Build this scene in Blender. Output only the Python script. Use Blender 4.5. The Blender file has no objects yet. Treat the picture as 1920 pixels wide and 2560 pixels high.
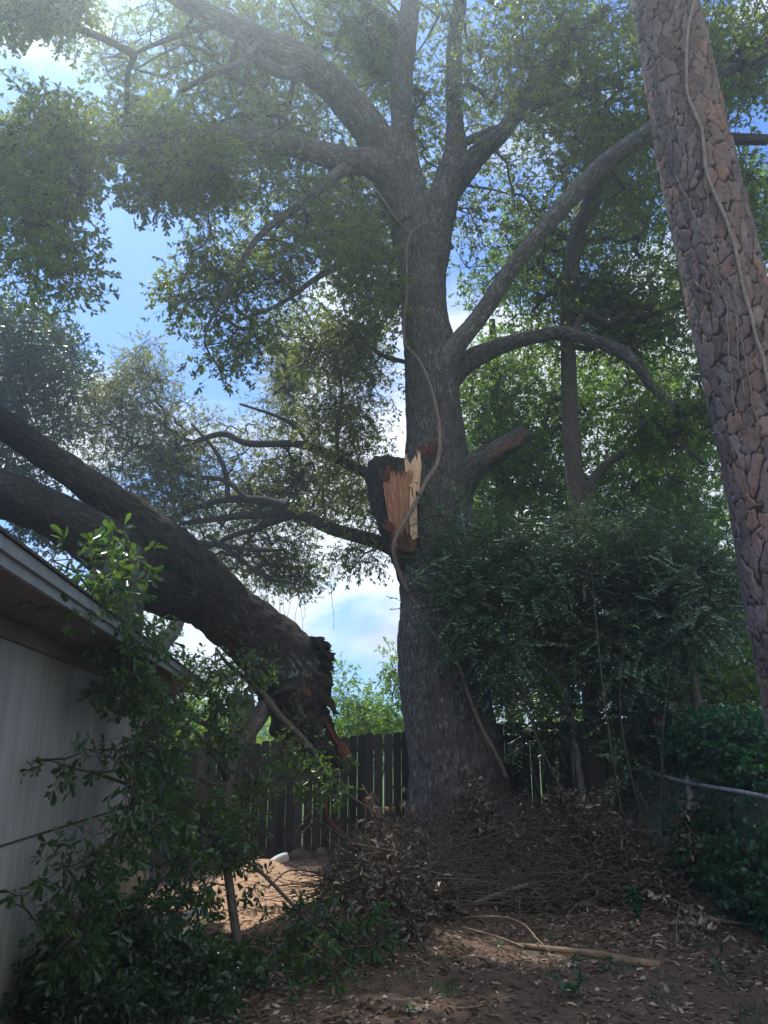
import bpy, math, random
import numpy as np
from mathutils import Vector
random.seed(7); RNG = np.random.default_rng(7)
R = math.radians
C = bpy.context.scene.collection
scene = bpy.context.scene
# ------------------------------------------------------------------ camera, sky, sun, exposure
FPX = 1934.0; PITCH = 17.3; EYE = 1.6
cam = bpy.data.objects.new('camera', bpy.data.cameras.new('camera')); C.objects.link(cam)
cam.data.sensor_fit = 'VERTICAL'; cam.data.sensor_height = 24.0
cam.data.lens = 24.0 * FPX / 2560.0
cam.location = (0, 0, EYE); cam.rotation_euler = (R(90 + PITCH), 0, 0)
cam.data.clip_start = 0.05; cam.data.clip_end = 2000
scene.camera = cam
SUN_EL, SUN_AZ = 60.0, -26.0          # azimuth from +Y, negative = to the left
sd = np.array([math.sin(R(SUN_AZ))*math.cos(R(SUN_EL)), math.cos(R(SUN_AZ))*math.cos(R(SUN_EL)), math.sin(R(SUN_EL))])
world = bpy.data.worlds.new('World'); scene.world = world; world.use_nodes = True
nt = world.node_tree; nt.nodes.clear()
def wn(t, **k):
    n = nt.nodes.new(t)
    for a, b in k.items(): setattr(n, a, b)
    return n
sky = wn('ShaderNodeTexSky', sky_type='NISHITA', sun_disc=False, sun_elevation=R(SUN_EL), sun_rotation=R(SUN_AZ),
         altitude=0.0, air_density=1.0, dust_density=.35, ozone_density=3.0)
tcw = wn('ShaderNodeTexCoord'); mp = wn('ShaderNodeMapping'); mp.inputs['Scale'].default_value = (1, 1, 2.2)
mp.inputs['Location'].default_value = (0.35, 0.1, 0.2)
nz = wn('ShaderNodeTexNoise'); nz.inputs['Scale'].default_value = 4.6; nz.inputs['Detail'].default_value = 9; nz.inputs['Roughness'].default_value = .56
nz.inputs['Distortion'].default_value = .25
nt.links.new(tcw.outputs['Generated'], mp.inputs[0]); nt.links.new(mp.outputs[0], nz.inputs['Vector'])
def wmath(op, a, b, clamp=False):
    n = wn('ShaderNodeMath', operation=op); n.use_clamp = clamp
    for i, v in enumerate((a, b)):
        if isinstance(v, (int, float)): n.inputs[i].default_value = v
        elif v is not None: nt.links.new(v, n.inputs[i])
    return n.outputs[0]
def dirof(px, py):
    xc = (px-960)/FPX; yc = -(py-1280)/FPX; c, s = math.cos(R(PITCH)), math.sin(R(PITCH))
    v = np.array([xc, c - s*yc, s + c*yc]); return v/np.linalg.norm(v)
val = nz.outputs['Fac']
# banks of cloud at fixed places of the sky (direction, half-width in degrees, strength)
for (px, py, w, k) in ((850, 1520, 13, .17), (80, 260, 6, .2), (60, 850, 8, .17), (250, 880, 7, .15), (255, 560, 9, -.16), (350, 640, 10, -.2), (560, 1600, 6, .2), (1850, 900, 9, .25),
                       (1000, 1350, 8, .05), (240, 120, 5, .04), (1000, 1050, 10, .2), (1650, 1300, 14, .2), (840, 1720, 5, -.1)):
    d = dirof(px, py); vm = wn('ShaderNodeVectorMath', operation='DOT_PRODUCT'); vm.inputs[1].default_value = tuple(d)
    nt.links.new(tcw.outputs['Generated'], vm.inputs[0])
    mr = wn('ShaderNodeMapRange', interpolation_type='SMOOTHERSTEP'); mr.inputs['From Min'].default_value = math.cos(R(w*1.5)); mr.inputs['From Max'].default_value = 1.0
    mr.inputs['To Min'].default_value = 0; mr.inputs['To Max'].default_value = k
    nt.links.new(vm.outputs['Value'], mr.inputs['Value']); val = wmath('ADD', val, mr.outputs[0])
ramp = wn('ShaderNodeMapRange', interpolation_type='SMOOTHSTEP'); bk_ = wn('ShaderNodeVectorMath', operation='DOT_PRODUCT'); bk_.inputs[1].default_value = (.25, -.85, .45); nt.links.new(tcw.outputs['Generated'], bk_.inputs[0])
mr = wn('ShaderNodeMapRange', interpolation_type='SMOOTHSTEP'); mr.inputs['From Min'].default_value = .0; mr.inputs['From Max'].default_value = .9; mr.inputs['To Max'].default_value = .3  # extra cloud added behind the camera, unseen, to brighten camera-facing surfaces
nt.links.new(bk_.outputs['Value'], mr.inputs['Value']); val = wmath('ADD', val, mr.outputs[0]); nt.links.new(val, ramp.inputs['Value'])
ramp.inputs['From Min'].default_value = .50; ramp.inputs['From Max'].default_value = .80
nt.links.new(val, ramp.inputs['Value'])
nz2 = wn('ShaderNodeTexNoise'); nz2.inputs['Scale'].default_value = 8; nz2.inputs['Detail'].default_value = 8
nt.links.new(mp.outputs[0], nz2.inputs['Vector'])
cr = wn('ShaderNodeMapRange'); cr.inputs['From Min'].default_value = .3; cr.inputs['From Max'].default_value = .7
cr.inputs['To Min'].default_value = 5.0; cr.inputs['To Max'].default_value = 11.5
nt.links.new(nz2.outputs['Fac'], cr.inputs['Value'])
cc = wn('ShaderNodeVectorMath', operation='SCALE'); cc.inputs[0].default_value = (.93, .98, 1.06)
nt.links.new(cr.outputs[0], cc.inputs['Scale'])
sk = wn('ShaderNodeVectorMath', operation='MULTIPLY'); sk.inputs[1].default_value = (.50, .88, 1.45)
nt.links.new(sky.outputs[0], sk.inputs[0])
mx = wn('ShaderNodeMix', data_type='RGBA'); nt.links.new(ramp.outputs[0], mx.inputs[0])
nt.links.new(sk.outputs[0], mx.inputs[6]); nt.links.new(cc.outputs[0], mx.inputs[7])
bg = wn('ShaderNodeBackground'); bg.inputs['Strength'].default_value = 0.1
wo = wn('ShaderNodeOutputWorld'); nt.links.new(mx.outputs[2], bg.inputs[0]); nt.links.new(bg.outputs[0], wo.inputs[0])
sun = bpy.data.objects.new('sun', bpy.data.lights.new('sun', 'SUN')); C.objects.link(sun)
sun.data.energy = 4.2; sun.data.angle = R(0.5); sun.data.color = (1, .95, .86)
sun.rotation_euler = Vector(sd).to_track_quat('Z', 'Y').to_euler()
scene.view_settings.view_transform = 'Standard'; scene.view_settings.look = 'None'; scene.view_settings.gamma = 1
scene.view_settings.exposure = 0.6
cy = scene.cycles; cy.max_bounces = 7; cy.diffuse_bounces = 3; cy.glossy_bounces = 2; cy.transmission_bounces = 4; cy.transparent_max_bounces = 4
cy.volume_bounces = 0; cy.caustics_reflective = False; cy.caustics_refractive = False; cy.use_denoising = True

# ------------------------------------------------------------------ helpers: numbers
CT, ST = math.cos(R(PITCH)), math.sin(R(PITCH))
def ray(px, py):
    xc = (np.asarray(px, float)-960)/FPX; yc = -(np.asarray(py, float)-1280)/FPX
    return xc, CT - ST*yc, ST + CT*yc
def W(px, py, Y):
    x, y, z = ray(px, py); s = np.asarray(Y, float)/y
    return np.stack([x*s, y*s, EYE + z*s], -1)
def RW(wpx, py, Y):                       # radius in metres of something wpx wide in the photograph
    _, y, _ = ray(960, py); return .5*wpx*(Y/y)/FPX
def h3(ix, iy, iz, seed):
    n = (ix*73856093) ^ (iy*19349663) ^ (iz*83492791) ^ (seed*2654435761 & 0x7fffffff)
    n = (n ^ (n >> 13))*1274126177 & 0x7fffffff
    n = (n ^ (n >> 16))*668265263 & 0x7fffffff
    return (n ^ (n >> 15) & 0xffff) % 65536/65535.0
def vnoise(P, seed=0):
    P = np.asarray(P, float); i = np.floor(P).astype(np.int64); f = P - i; f = f*f*(3-2*f); i = i + 5000
    r = 0
    for dx in (0, 1):
        for dy in (0, 1):
            for dz in (0, 1):
                w = (f[..., 0] if dx else 1-f[..., 0])*(f[..., 1] if dy else 1-f[..., 1])*(f[..., 2] if dz else 1-f[..., 2])
                r = r + w*h3(i[..., 0]+dx, i[..., 1]+dy, i[..., 2]+dz, seed)
    return r
def fbm(P, seed=0, o=4):
    r = 0; a = .5; t = 0
    for k in range(o): r = r + a*vnoise(np.asarray(P)*2**k, seed+k*17); t += a; a *= .5
    return r/t
def worley(u, v, nu, seed):               # u wraps after nu cells; returns f1, f2, cell random
    iu = np.floor(u).astype(np.int64); iv = np.floor(v).astype(np.int64)
    f1 = np.full(u.shape, 9.); f2 = np.full(u.shape, 9.); cid = np.zeros(u.shape); dv = np.zeros(u.shape)
    for a in (-1, 0, 1):
        for b in (-1, 0, 1):
            cu, cv = iu+a, iv+b; cw = np.mod(cu, nu)
            px = cu + .08 + .84*h3(cw, cv+3000, cw*0+1, seed); py = cv + .08 + .84*h3(cw, cv+3000, cw*0+2, seed)
            d = np.hypot(px-u, py-v); r = h3(cw, cv+3000, cw*0+3, seed)
            m = d < f1
            f2 = np.where(m, f1, np.minimum(f2, d)); cid = np.where(m, r, cid); dv = np.where(m, v-py, dv); f1 = np.where(m, d, f1)
    worley.dv = dv
    return f1, f2, cid
def unit(v): return v/np.maximum(np.linalg.norm(v, axis=-1, keepdims=True), 1e-9)
def spline(pts, n):                        # Catmull-Rom through rows of pts, n samples per span
    p = np.asarray(pts, float); p = np.vstack([2*p[0]-p[1], p, 2*p[-1]-p[-2]]); out = []
    for i in range(1, len(p)-2):
        t = np.linspace(0, 1, n, endpoint=False)[:, None]
        a, b, c, d = p[i-1], p[i], p[i+1], p[i+2]
        out.append(.5*((2*b) + (c-a)*t + (2*a-5*b+4*c-d)*t*t + (3*b-a-3*c+d)*t**3))
    out.append(p[-2][None]); return np.vstack(out)
# ------------------------------------------------------------------ helpers: meshes
class Acc:
    def __init__(s): s.v = []; s.q = []; s.t = []; s.qa = []; s.ta = []; s.bk = []; s.n = 0
    def add(s, V, Q=None, T=None, qa=None, ta=None, bk=None):
        V = np.asarray(V, float).reshape(-1, 3); s.v.append(V)
        s.bk.append(V if bk is None else np.asarray(bk).reshape(-1, 3))
        if Q is not None and len(Q):
            Q = np.asarray(Q, np.int64).reshape(-1, 4) + s.n; s.q.append(Q); s.qa.append(np.zeros(len(Q)) if qa is None else np.broadcast_to(qa, (len(Q),)))
        if T is not None and len(T):
            T = np.asarray(T, np.int64).reshape(-1, 3) + s.n; s.t.append(T); s.ta.append(np.zeros(len(T)) if ta is None else np.broadcast_to(ta, (len(T),)))
        s.n += len(V)
    def build(s, name, mat, parent=None, smooth=True):
        V = np.vstack(s.v); loops = []; tot = []; att = []
        if s.q: q = np.vstack(s.q); loops.append(q.ravel()); tot.append(np.full(len(q), 4)); att += s.qa
        if s.t: t = np.vstack(s.t); loops.append(t.ravel()); tot.append(np.full(len(t), 3)); att += s.ta
        loops = np.concatenate(loops); tot = np.concatenate(tot); att = np.concatenate(att)
        me = bpy.data.meshes.new(name); me.vertices.add(len(V)); me.loops.add(len(loops)); me.polygons.add(len(tot))
        off = Vector((0, 0, 0))
        if parent is not None: off = parent.matrix_world.translation
        V = V - np.array(off)
        me.vertices.foreach_set('co', V.astype(np.float32).ravel())
        me.loops.foreach_set('vertex_index', loops.astype(np.int32))
        st = np.concatenate([[0], np.cumsum(tot)[:-1]]); me.polygons.foreach_set('loop_start', st.astype(np.int32)); me.polygons.foreach_set('loop_total', tot.astype(np.int32))
        me.polygons.foreach_set('use_smooth', np.full(len(tot), smooth))
        a = me.attributes.new('rnd', 'FLOAT', 'FACE'); a.data.foreach_set('value', att.astype(np.float32))
        b = me.attributes.new('bk', 'FLOAT_VECTOR', 'POINT'); b.data.foreach_set('vector', np.vstack(s.bk).astype(np.float32).ravel())
        me.materials.append(mat); me.update(calc_edges=True)
        o = bpy.data.objects.new(name, me); C.objects.link(o)
        if parent is not None: o.parent = parent
        return o
def tube(acc, P, rad, sides=10, lump=0.0, lf=1.5, seed=0, cap=True, disp=None, flat=1.0):
    P = np.asarray(P, float); n = len(P); rad = np.broadcast_to(np.asarray(rad, float), (n,))
    T = unit(np.gradient(P, axis=0)); ref = np.array([1., 0, 0]) if abs(T[0][0]) < .8 else np.array([0, 0, 1.])
    N = np.zeros_like(P); N[0] = unit(ref - T[0]*ref.dot(T[0]))
    for i in range(1, n): N[i] = unit(N[i-1] - T[i]*N[i-1].dot(T[i]))
    B = np.cross(T, N); L = np.concatenate([[0], np.cumsum(np.linalg.norm(np.diff(P, axis=0), axis=1))])
    a = np.linspace(0, 2*np.pi, sides, endpoint=False)
    ca, sa = np.cos(a)[None, :, None], np.sin(a)[None, :, None]
    dirs = N[:, None]*ca + B[:, None]*sa*flat; r = rad[:, None]*np.ones((1, sides))
    rm = rad.mean()
    bk = np.stack([np.cos(a)[None]*r*0 + np.cos(a)[None]*rm, np.sin(a)[None]*rm + r*0, L[:, None]+r*0], -1)
    if lump: r = r*(1 + lump*2*(fbm(P[:, None]*lf + dirs*rm*2.2*lf, seed, 3)-.5))
    if disp is not None: r = r + disp(a[None]+r*0, L[:, None]+r*0, r)
    V = P[:, None] + dirs*r[..., None]
    idx = np.arange(n*sides).reshape(n, sides); nx = np.roll(idx, -1, 1)
    Q = np.stack([idx[:-1], nx[:-1], nx[1:], idx[1:]], -1).reshape(-1, 4)
    V = V.reshape(-1, 3); bk = bk.reshape(-1, 3); Tt = []
    if cap:
        V = np.vstack([V, P[:1], P[-1:]]); bk = np.vstack([bk, bk[:1], bk[-1:]]); c0, c1 = n*sides, n*sides+1
        Tt = [(c0, nx[0][k], idx[0][k]) for k in range(sides)] + [(c1, idx[-1][k], nx[-1][k]) for k in range(sides)]
    acc.add(V, Q, Tt, bk=bk)
    return P, rad
def sticks(acc, A, B, ra, rb, sides=3, rnd=None):
    A = np.asarray(A, float); B = np.asarray(B, float); n = len(A)
    if n == 0: return
    ra = np.broadcast_to(ra, (n,)); rb = np.broadcast_to(rb, (n,)); d = unit(B-A)
    ref = np.where(np.abs(d[:, 2:3]) > .8, np.array([[1., 0, 0]]), np.array([[0, 0, 1.]]))
    N = unit(np.cross(d, ref)); M = np.cross(d, N); a = np.arange(sides)*2*np.pi/sides
    off = N[:, None]*np.cos(a)[None, :, None] + M[:, None]*np.sin(a)[None, :, None]
    V = np.concatenate([A[:, None]+off*ra[:, None, None], B[:, None]+off*rb[:, None, None]], 1)
    base = (np.arange(n)*2*sides)[:, None]; k = np.arange(sides); k2 = (k+1) % sides
    Q = np.stack([base+k, base+k2, base+k2+sides, base+k+sides], -1).reshape(-1, 4)
    L = np.linalg.norm(B-A, axis=1); bk = np.zeros_like(V); bk[:, :, 0] = (off*.02)[..., 0].repeat(2, 1) if False else 0
    bk = V.copy()
    qa = np.repeat(RNG.random(n) if rnd is None else rnd, sides)
    acc.add(V, Q, qa=qa, bk=bk)
LEAFV = {'kite': (((0, 0), (.5, .5), (1, 0), (.5, -.5)), ((0, 1, 2, 3),)),
         'ovate': (((0, 0), (.22, .36), (.62, .5), (1, 0), (.62, -.5), (.22, -.36)), ((0, 3, 2, 1), (0, 5, 4, 3))),
         'obovate': (((0, 0), (.35, .2), (.68, .46), (.9, .34), (1.0, 0), (.9, -.34), (.68, -.46), (.35, -.2)), ((0, 4, 2, 1), (4, 3, 2, 2), (0, 7, 6, 4), (4, 6, 5, 5)))}
def leaves(acc, P, D, N, ln, wd, kind='kite', fold=.25, curl=.15, rnd=None):
    """P base, D direction, N normal, ln length, wd width"""
    n = len(P)
    if n == 0: return
    D = unit(D); S = unit(np.cross(D, N)); N = np.cross(S, D)
    vv, ff = LEAFV[kind]; vv = np.array(vv, float); ln = np.broadcast_to(ln, (n,)); wd = np.broadcast_to(wd, (n,))
    x = vv[:, 0][None]*ln[:, None]; y = vv[:, 1][None]*wd[:, None]
    z = fold*np.abs(y) - curl*(vv[:, 0][None]**2)*ln[:, None]
    V = P[:, None] + D[:, None]*x[..., None] + S[:, None]*y[..., None] + N[:, None]*z[..., None]
    base = (np.arange(n)*len(vv))[:, None, None]
    rr = RNG.random(n) if rnd is None else rnd
    q = [f for f in ff if len(set(f)) == 4]; t = [tuple(dict.fromkeys(f)) for f in ff if len(set(f)) == 3]
    Q = (base + np.array(q)[None]).reshape(-1, 4); T = (base + np.array(t)[None]).reshape(-1, 3) if t else None
    acc.add(V, Q, T, qa=np.repeat(rr, len(q)), ta=np.repeat(rr, len(t)) if t else None)
def rdir(n):
    return unit(RNG.normal(size=(n, 3)))
def sprigs(lacc, tacc, P, D, L=.22, nl=12, ll=.07, lw=.4, spread=.9, kind='kite', droop=.15, up=.6, tr=.0022, tipbias=.6, rv=None, curl=.15, pinnate=False):
    """leafy twigs: P (n,3) roots, D (n,3) directions"""
    n = len(P)
    if n == 0: return
    D = unit(D + np.array([0, 0, -droop])); Ls = L*RNG.uniform(.6, 1.3, n); E = P + D*Ls[:, None]
    if tacc is not None: sticks(tacc, P, E, tr*1.3, tr*.6)
    t = 1 - RNG.random((n, nl))**(1/tipbias if tipbias < 1 else 1)*.9
    t = np.clip(t, .05, 1)
    if pinnate: t = np.repeat(np.linspace(.12, 1, nl)[None], n, 0)
    base = P[:, None] + D[:, None]*(Ls[:, None]*t)[..., None]
    ld = unit(D[:, None]*.55 + rdir(n*nl).reshape(n, nl, 3)*spread + np.array([0, 0, -droop]))
    nr = unit(rdir(n*nl).reshape(n, nl, 3) + np.array([0, 0, up]))
    if pinnate:
        Hn = unit(rdir(n)*.35 + np.array([0, -.25, 1.0])); Sd = unit(np.cross(D, Hn)); sg = np.where(np.arange(nl) % 2, 1., -1.)
        ld = unit(D[:, None]*.55 + Sd[:, None]*sg[None, :, None] + rdir(n*nl).reshape(n, nl, 3)*.15); nr = unit(np.repeat(Hn[:, None], nl, 1) + rdir(n*nl).reshape(n, nl, 3)*.2)
    ln = ll*RNG.uniform(.65, 1.25, n*nl)
    r = RNG.random(n*nl) if rv is None else np.clip(np.repeat(rv, nl) + RNG.normal(0, .13, n*nl), 0, 1)
    leaves(lacc, base.reshape(-1, 3), ld.reshape(-1, 3), nr.reshape(-1, 3), ln, ln*lw, kind, rnd=r, curl=curl)
# grow branchlets from a skeleton to every clump; returns clump directions
def grow(bacc, nodes, radii, targets, seg=.45, tip=.006, power=.48, sag=.0, maxr=.08):
    nodes = np.asarray(nodes, float); m0 = len(nodes)
    cap = m0 + len(targets)*14; X = np.zeros((cap, 3)); X[:m0] = nodes; n = m0; par = np.full(cap, -1); cnt = np.zeros(cap)
    d0 = np.array([np.min(((nodes-t)**2).sum(1)) for t in targets]); dirs = np.zeros_like(targets)
    for k in np.argsort(d0):
        t = targets[k]; dd = ((X[:n]-t)**2).sum(1); j = int(np.argmin(dd)); d = math.sqrt(dd[j]); s = max(1, min(12, int(d/seg+.7)))
        a = X[j].copy(); side = rdir(1)[0]*d*.12 + np.array([0, 0, .10*d])
        p = j
        for i in range(1, s+1):
            f = i/s; q = a + (t-a)*f + side*math.sin(math.pi*f) + (rdir(1)[0]*d*.03 if i < s else 0)
            X[n] = q; par[n] = p; p = n; n += 1
        c = p
        while c >= 0: cnt[c] += 1; c = par[c]
        dirs[k] = unit(t - X[par[p]])
    ids = np.arange(m0, n); r = np.minimum(tip*np.maximum(cnt, 1)**power, maxr)
    pr = par[ids]; rp = np.where(pr < m0, r[ids]*1.15, r[pr])
    sticks(bacc, X[pr], X[ids], np.minimum(rp, r[ids]*1.5), r[ids], 5)
    return dirs
def blobpts(blobs, seed, thr=.0, nf=.9):
    out = []
    for (cx, cy_, rx, ry, y0, y1, n) in blobs:
        a = RNG.random(n)*2*np.pi; r = RNG.random(n)**.55
        out.append(W(cx+rx*r*np.cos(a), cy_+ry*r*np.sin(a), RNG.uniform(y0, y1, n)))
    P = np.vstack(out)
    if thr > 0: P = P[fbm(P*nf, seed, 2) > thr]
    return P
SUNPATCH = [(-1.3, 10.2, 1.0, 1.5), (-1.25, 8.2, .6, .8), (1.2, 7.1, .35, .12), (.2, 5.7, .25, .1), (-.2, 9.2, .35, .5), (-.97, 2.95, .3, .3), (.3, 7.6, .1, .1), (2.2, 9.6, .15, .1), (1.2, 10.8, .2, .15), (-3.2, 9.0, .0, .0)]
def sun_clear(P, rr=1.0):                 # drop clumps that stand in the gaps the sun comes through
    G = P - sd*(P[:, 2]/sd[2])[:, None]; keep = np.ones(len(P), bool)
    for (x, y, a, b) in SUNPATCH:
        if a > 0: keep &= ((G[:, 0]-x)/(a*rr+.45))**2 + ((G[:, 1]-y)/(b*rr+.45))**2 > 1
    return P[keep]
def crown(bacc, lacc, nodes, targets, per=7, spread_r=.42, L=.24, nl=12, ll=.07, lw=.42, kind='kite', tip=.006, maxr=.07, droop=.2, seg=.45, flat=.75, bright=.5):
    dirs = grow(bacc, nodes, None, targets, seg=seg, tip=tip, maxr=maxr)
    n = len(targets); off = rdir(n*per).reshape(n, per, 3)*np.array([1, 1, flat])
    R1 = spread_r*RNG.uniform(.15, 1, (n, per, 1))**.6
    P = targets[:, None] + off*R1 ; D = unit(off + dirs[:, None]*.5)
    A = np.repeat(targets, per, 0); Pf = P.reshape(-1, 3)
    sticks(bacc, A, Pf, tip*.7, tip*.4)
    rv = np.repeat(np.clip(bright + RNG.normal(0, .16, n), 0, 1), per)
    sprigs(lacc, bacc, Pf, D.reshape(-1, 3), L, nl, ll, lw, kind=kind, droop=droop, rv=rv)
# ------------------------------------------------------------------ helpers: things
def tag(o, label=None, cat=None, group=None, kind=None):
    if label: o['label'] = label
    if cat: o['category'] = cat
    if group: o['group'] = group
    if kind: o['kind'] = kind
    return o
def thing(name, label, cat, loc=(0, 0, 0), group=None):
    o = bpy.data.objects.new(name, None); C.objects.link(o); o.location = Vector([float(c) for c in loc]); o.empty_display_size = .1
    bpy.context.view_layer.update()
    return tag(o, label, cat, group)
# ------------------------------------------------------------------ materials
class M:
    def __init__(s, name):
        s.m = bpy.data.materials.new(name); s.m.use_nodes = True; s.t = s.m.node_tree; s.t.nodes.clear()
        s.out = s.n('ShaderNodeOutputMaterial'); s.p = s.n('ShaderNodeBsdfPrincipled'); s.l(s.p.outputs[0], s.out.inputs[0])
    def n(s, t, **k):
        x = s.t.nodes.new(t)
        for a, b in k.items(): setattr(x, a, b)
        return x
    def l(s, a, b): s.t.links.new(a, b)
    def attr(s, n): return s.n('ShaderNodeAttribute', attribute_name=n)
    def vec(s, attrname, scale):
        m = s.n('ShaderNodeMapping'); m.inputs['Scale'].default_value = scale
        s.l((s.attr(attrname).outputs['Vector']) if attrname else s.n('ShaderNodeTexCoord').outputs['Object'], m.inputs[0]); return m.outputs[0]
    def noise(s, v, sc, det=6, ro=.6, dist=0):
        x = s.n('ShaderNodeTexNoise'); x.inputs['Scale'].default_value = sc; x.inputs['Detail'].default_value = det; x.inputs['Roughness'].default_value = ro; x.inputs['Distortion'].default_value = dist
        s.l(v, x.inputs['Vector']); return x.outputs['Fac']
    def ramp(s, f, stops):
        x = s.n('ShaderNodeValToRGB'); e = x.color_ramp.elements
        while len(e) < len(stops): e.new(.5)
        for i, (p, c) in enumerate(stops): e[i].position = p; e[i].color = (*c, 1) if len(c) == 3 else c
        s.l(f, x.inputs[0]); return x.outputs[0]
    def rng(s, f, a, b, c=0, d=1, smooth=True):
        x = s.n('ShaderNodeMapRange'); x.interpolation_type = 'SMOOTHSTEP' if smooth else 'LINEAR'
        for i, v in enumerate((a, b, c, d)): x.inputs[i+1].default_value = v
        s.l(f, x.inputs[0]); return x.outputs[0]
    def mix(s, f, a, b, mode='MIX'):
        x = s.n('ShaderNodeMix', data_type='RGBA', blend_type=mode)
        for i, v in ((0, f), (6, a), (7, b)):
            if isinstance(v, (int, float)): x.inputs[i].default_value = v
            elif isinstance(v, tuple): x.inputs[i].default_value = (*v, 1)
            else: s.l(v, x.inputs[i])
        return x.outputs[2]
    def math(s, op, a, b=0.0):
        x = s.n('ShaderNodeMath', operation=op)
        for i, v in enumerate((a, b)):
            if isinstance(v, (int, float)): x.inputs[i].default_value = v
            else: s.l(v, x.inputs[i])
        return x.outputs[0]
    def wv(s, v):
        n = s.n('ShaderNodeTexNoise'); n.inputs['Scale'].default_value = 1.7; n.inputs['Detail'].default_value = 4; s.l(v, n.inputs['Vector'])
        a = s.n('ShaderNodeVectorMath', operation='MULTIPLY_ADD'); s.l(n.outputs['Color'], a.inputs[0]); a.inputs[1].default_value = (1.6, 1.6, 1.6); s.l(v, a.inputs[2]); return a.outputs[0]
    def bump(s, h, strength, dist):
        x = s.n('ShaderNodeBump'); x.inputs['Strength'].default_value = strength; x.inputs['Distance'].default_value = dist
        s.l(h, x.inputs['Height']); s.l(x.outputs[0], s.p.inputs['Normal']); return x
    def set(s, col=None, rough=.8, spec=.3):
        if col is not None:
            if isinstance(col, tuple): s.p.inputs['Base Color'].default_value = (*col, 1)
            else: s.l(col, s.p.inputs['Base Color'])
        s.p.inputs['Roughness'].default_value = rough; s.p.inputs['Specular IOR Level'].default_value = spec; return s.m
def leafmat(name, c0, c1, c2, trans=.35, tc=(.12, .22, .03), rough=.42, spec=.45):
    m = M(name); r = m.attr('rnd').outputs['Fac']
    col = m.ramp(r, [(0, c0), (.55, c1), (1, c2)]); m.set(col, rough, spec)
    tr = m.n('ShaderNodeBsdfTranslucent'); m.l(m.mix(.5, col, tc), tr.inputs[0])
    tcol = m.mix(r, tuple(.7*c for c in tc), tc); m.l(tcol, tr.inputs[0])
    mx_ = m.n('ShaderNodeMixShader'); mx_.inputs[0].default_value = trans
    m.l(m.p.outputs[0], mx_.inputs[1]); m.l(tr.outputs[0], mx_.inputs[2]); m.l(mx_.outputs[0], m.out.inputs[0]); return m.m
def barkmat(name, dark, mid, light, lichen=None, sx=22, sz=4.5, bump=.012, lich_amt=.55, hi=1.0):
    m = M(name); v = m.vec('bk', (sx, sx, sz)); v2 = m.vec('bk', (1, 1, 1))
    a = m.noise(v, 1.0, 8, .62, .4)
    vo = m.n('ShaderNodeTexVoronoi', feature='DISTANCE_TO_EDGE'); vo.inputs['Scale'].default_value = 1.3; m.l(m.wv(v), vo.inputs['Vector'])
    e = m.rng(vo.outputs['Distance'], 0, .3)
    h = m.math('ADD', m.math('MULTIPLY', e, .22), m.math('MULTIPLY', a, 1.0))
    col = m.ramp(h, [(.28, dark), (.58, mid), (.95, light)])
    fine = m.noise(m.vec('bk', (60, 60, 30)), 1, 5, .7)
    col = m.mix(.5, col, m.ramp(fine, [(.3, (.55, .55, .55)), (.7, (1.35, 1.35, 1.35))]), 'MULTIPLY')
    if lichen:
        ln = m.noise(v2, 1.6, 7, .68); ls = m.noise(m.vec('bk', (26, 26, 12)), 1, 6, .7)
        f = m.math('MULTIPLY', m.rng(ln, lich_amt-.06, lich_amt+.12), m.rng(ls, .5, .66)); col = m.mix(m.math('MULTIPLY', f, .8), col, lichen)
    m.bump(m.math('ADD', h, m.math('MULTIPLY', fine, .25)), 1.0, bump)
    return m.set(col, .93, .15)
MAT = {}
MAT['oak_bark'] = barkmat('oak_bark', (.02, .016, .014), (.085, .075, .068), (.19, .175, .165), (.3, .33, .31), 24, 4.5, .024, .47)
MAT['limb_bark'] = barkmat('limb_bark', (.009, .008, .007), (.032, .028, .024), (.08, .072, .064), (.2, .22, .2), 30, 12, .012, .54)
MAT['pale_bark'] = barkmat('pale_bark', (.05, .045, .04), (.17, .155, .14), (.32, .3, .28), (.45, .47, .44), 26, 8, .01, .42)
MAT['thin_bark'] = barkmat('thin_bark', (.03, .024, .02), (.10, .085, .07), (.19, .17, .15), (.22, .25, .2), 40, 12, .006, .55)
MAT['twig'] = barkmat('twig_bark', (.03, .022, .017), (.085, .068, .055), (.15, .125, .105), None, 40, 20, .003)
MAT['dry_twig'] = barkmat('dry_twig', (.09, .06, .045), (.2, .145, .11), (.36, .28, .22), None, 40, 20, .003)
MAT['pale_limb'] = barkmat('pale_limb_bark', (.035, .03, .027), (.13, .118, .11), (.27, .255, .24), (.38, .41, .38), 26, 7, .014, .45)
MAT['brush'] = barkmat('brush_bark', (.03, .024, .021), (.09, .075, .064), (.22, .185, .16), None, 40, 20, .003)
MAT['pale_vine'] = barkmat('pale_vine', (.12, .09, .07), (.28, .225, .185), (.42, .36, .3), None, 50, 14, .003)
MAT['vine'] = barkmat('vine_bark', (.07, .05, .038), (.2, .155, .125), (.34, .28, .23), None, 50, 14, .004)
MAT['leaf'] = leafmat('oak_leaf', (.016, .046, .016), (.03, .078, .022), (.06, .12, .032), .5, (.36, .47, .05))
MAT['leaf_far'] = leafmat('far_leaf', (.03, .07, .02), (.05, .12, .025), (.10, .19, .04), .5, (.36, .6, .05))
MAT['leaf_yellow'] = leafmat('yellow_green_leaf', (.045, .075, .02), (.085, .12, .03), (.15, .18, .045), .5, (.42, .46, .06))
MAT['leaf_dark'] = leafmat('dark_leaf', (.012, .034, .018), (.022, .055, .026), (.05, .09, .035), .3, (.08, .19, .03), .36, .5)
MAT['leaf_near'] = leafmat('near_leaf', (.016, .042, .024), (.03, .07, .036), (.07, .12, .045), .34, (.22, .42, .04), .32, .5)
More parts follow.
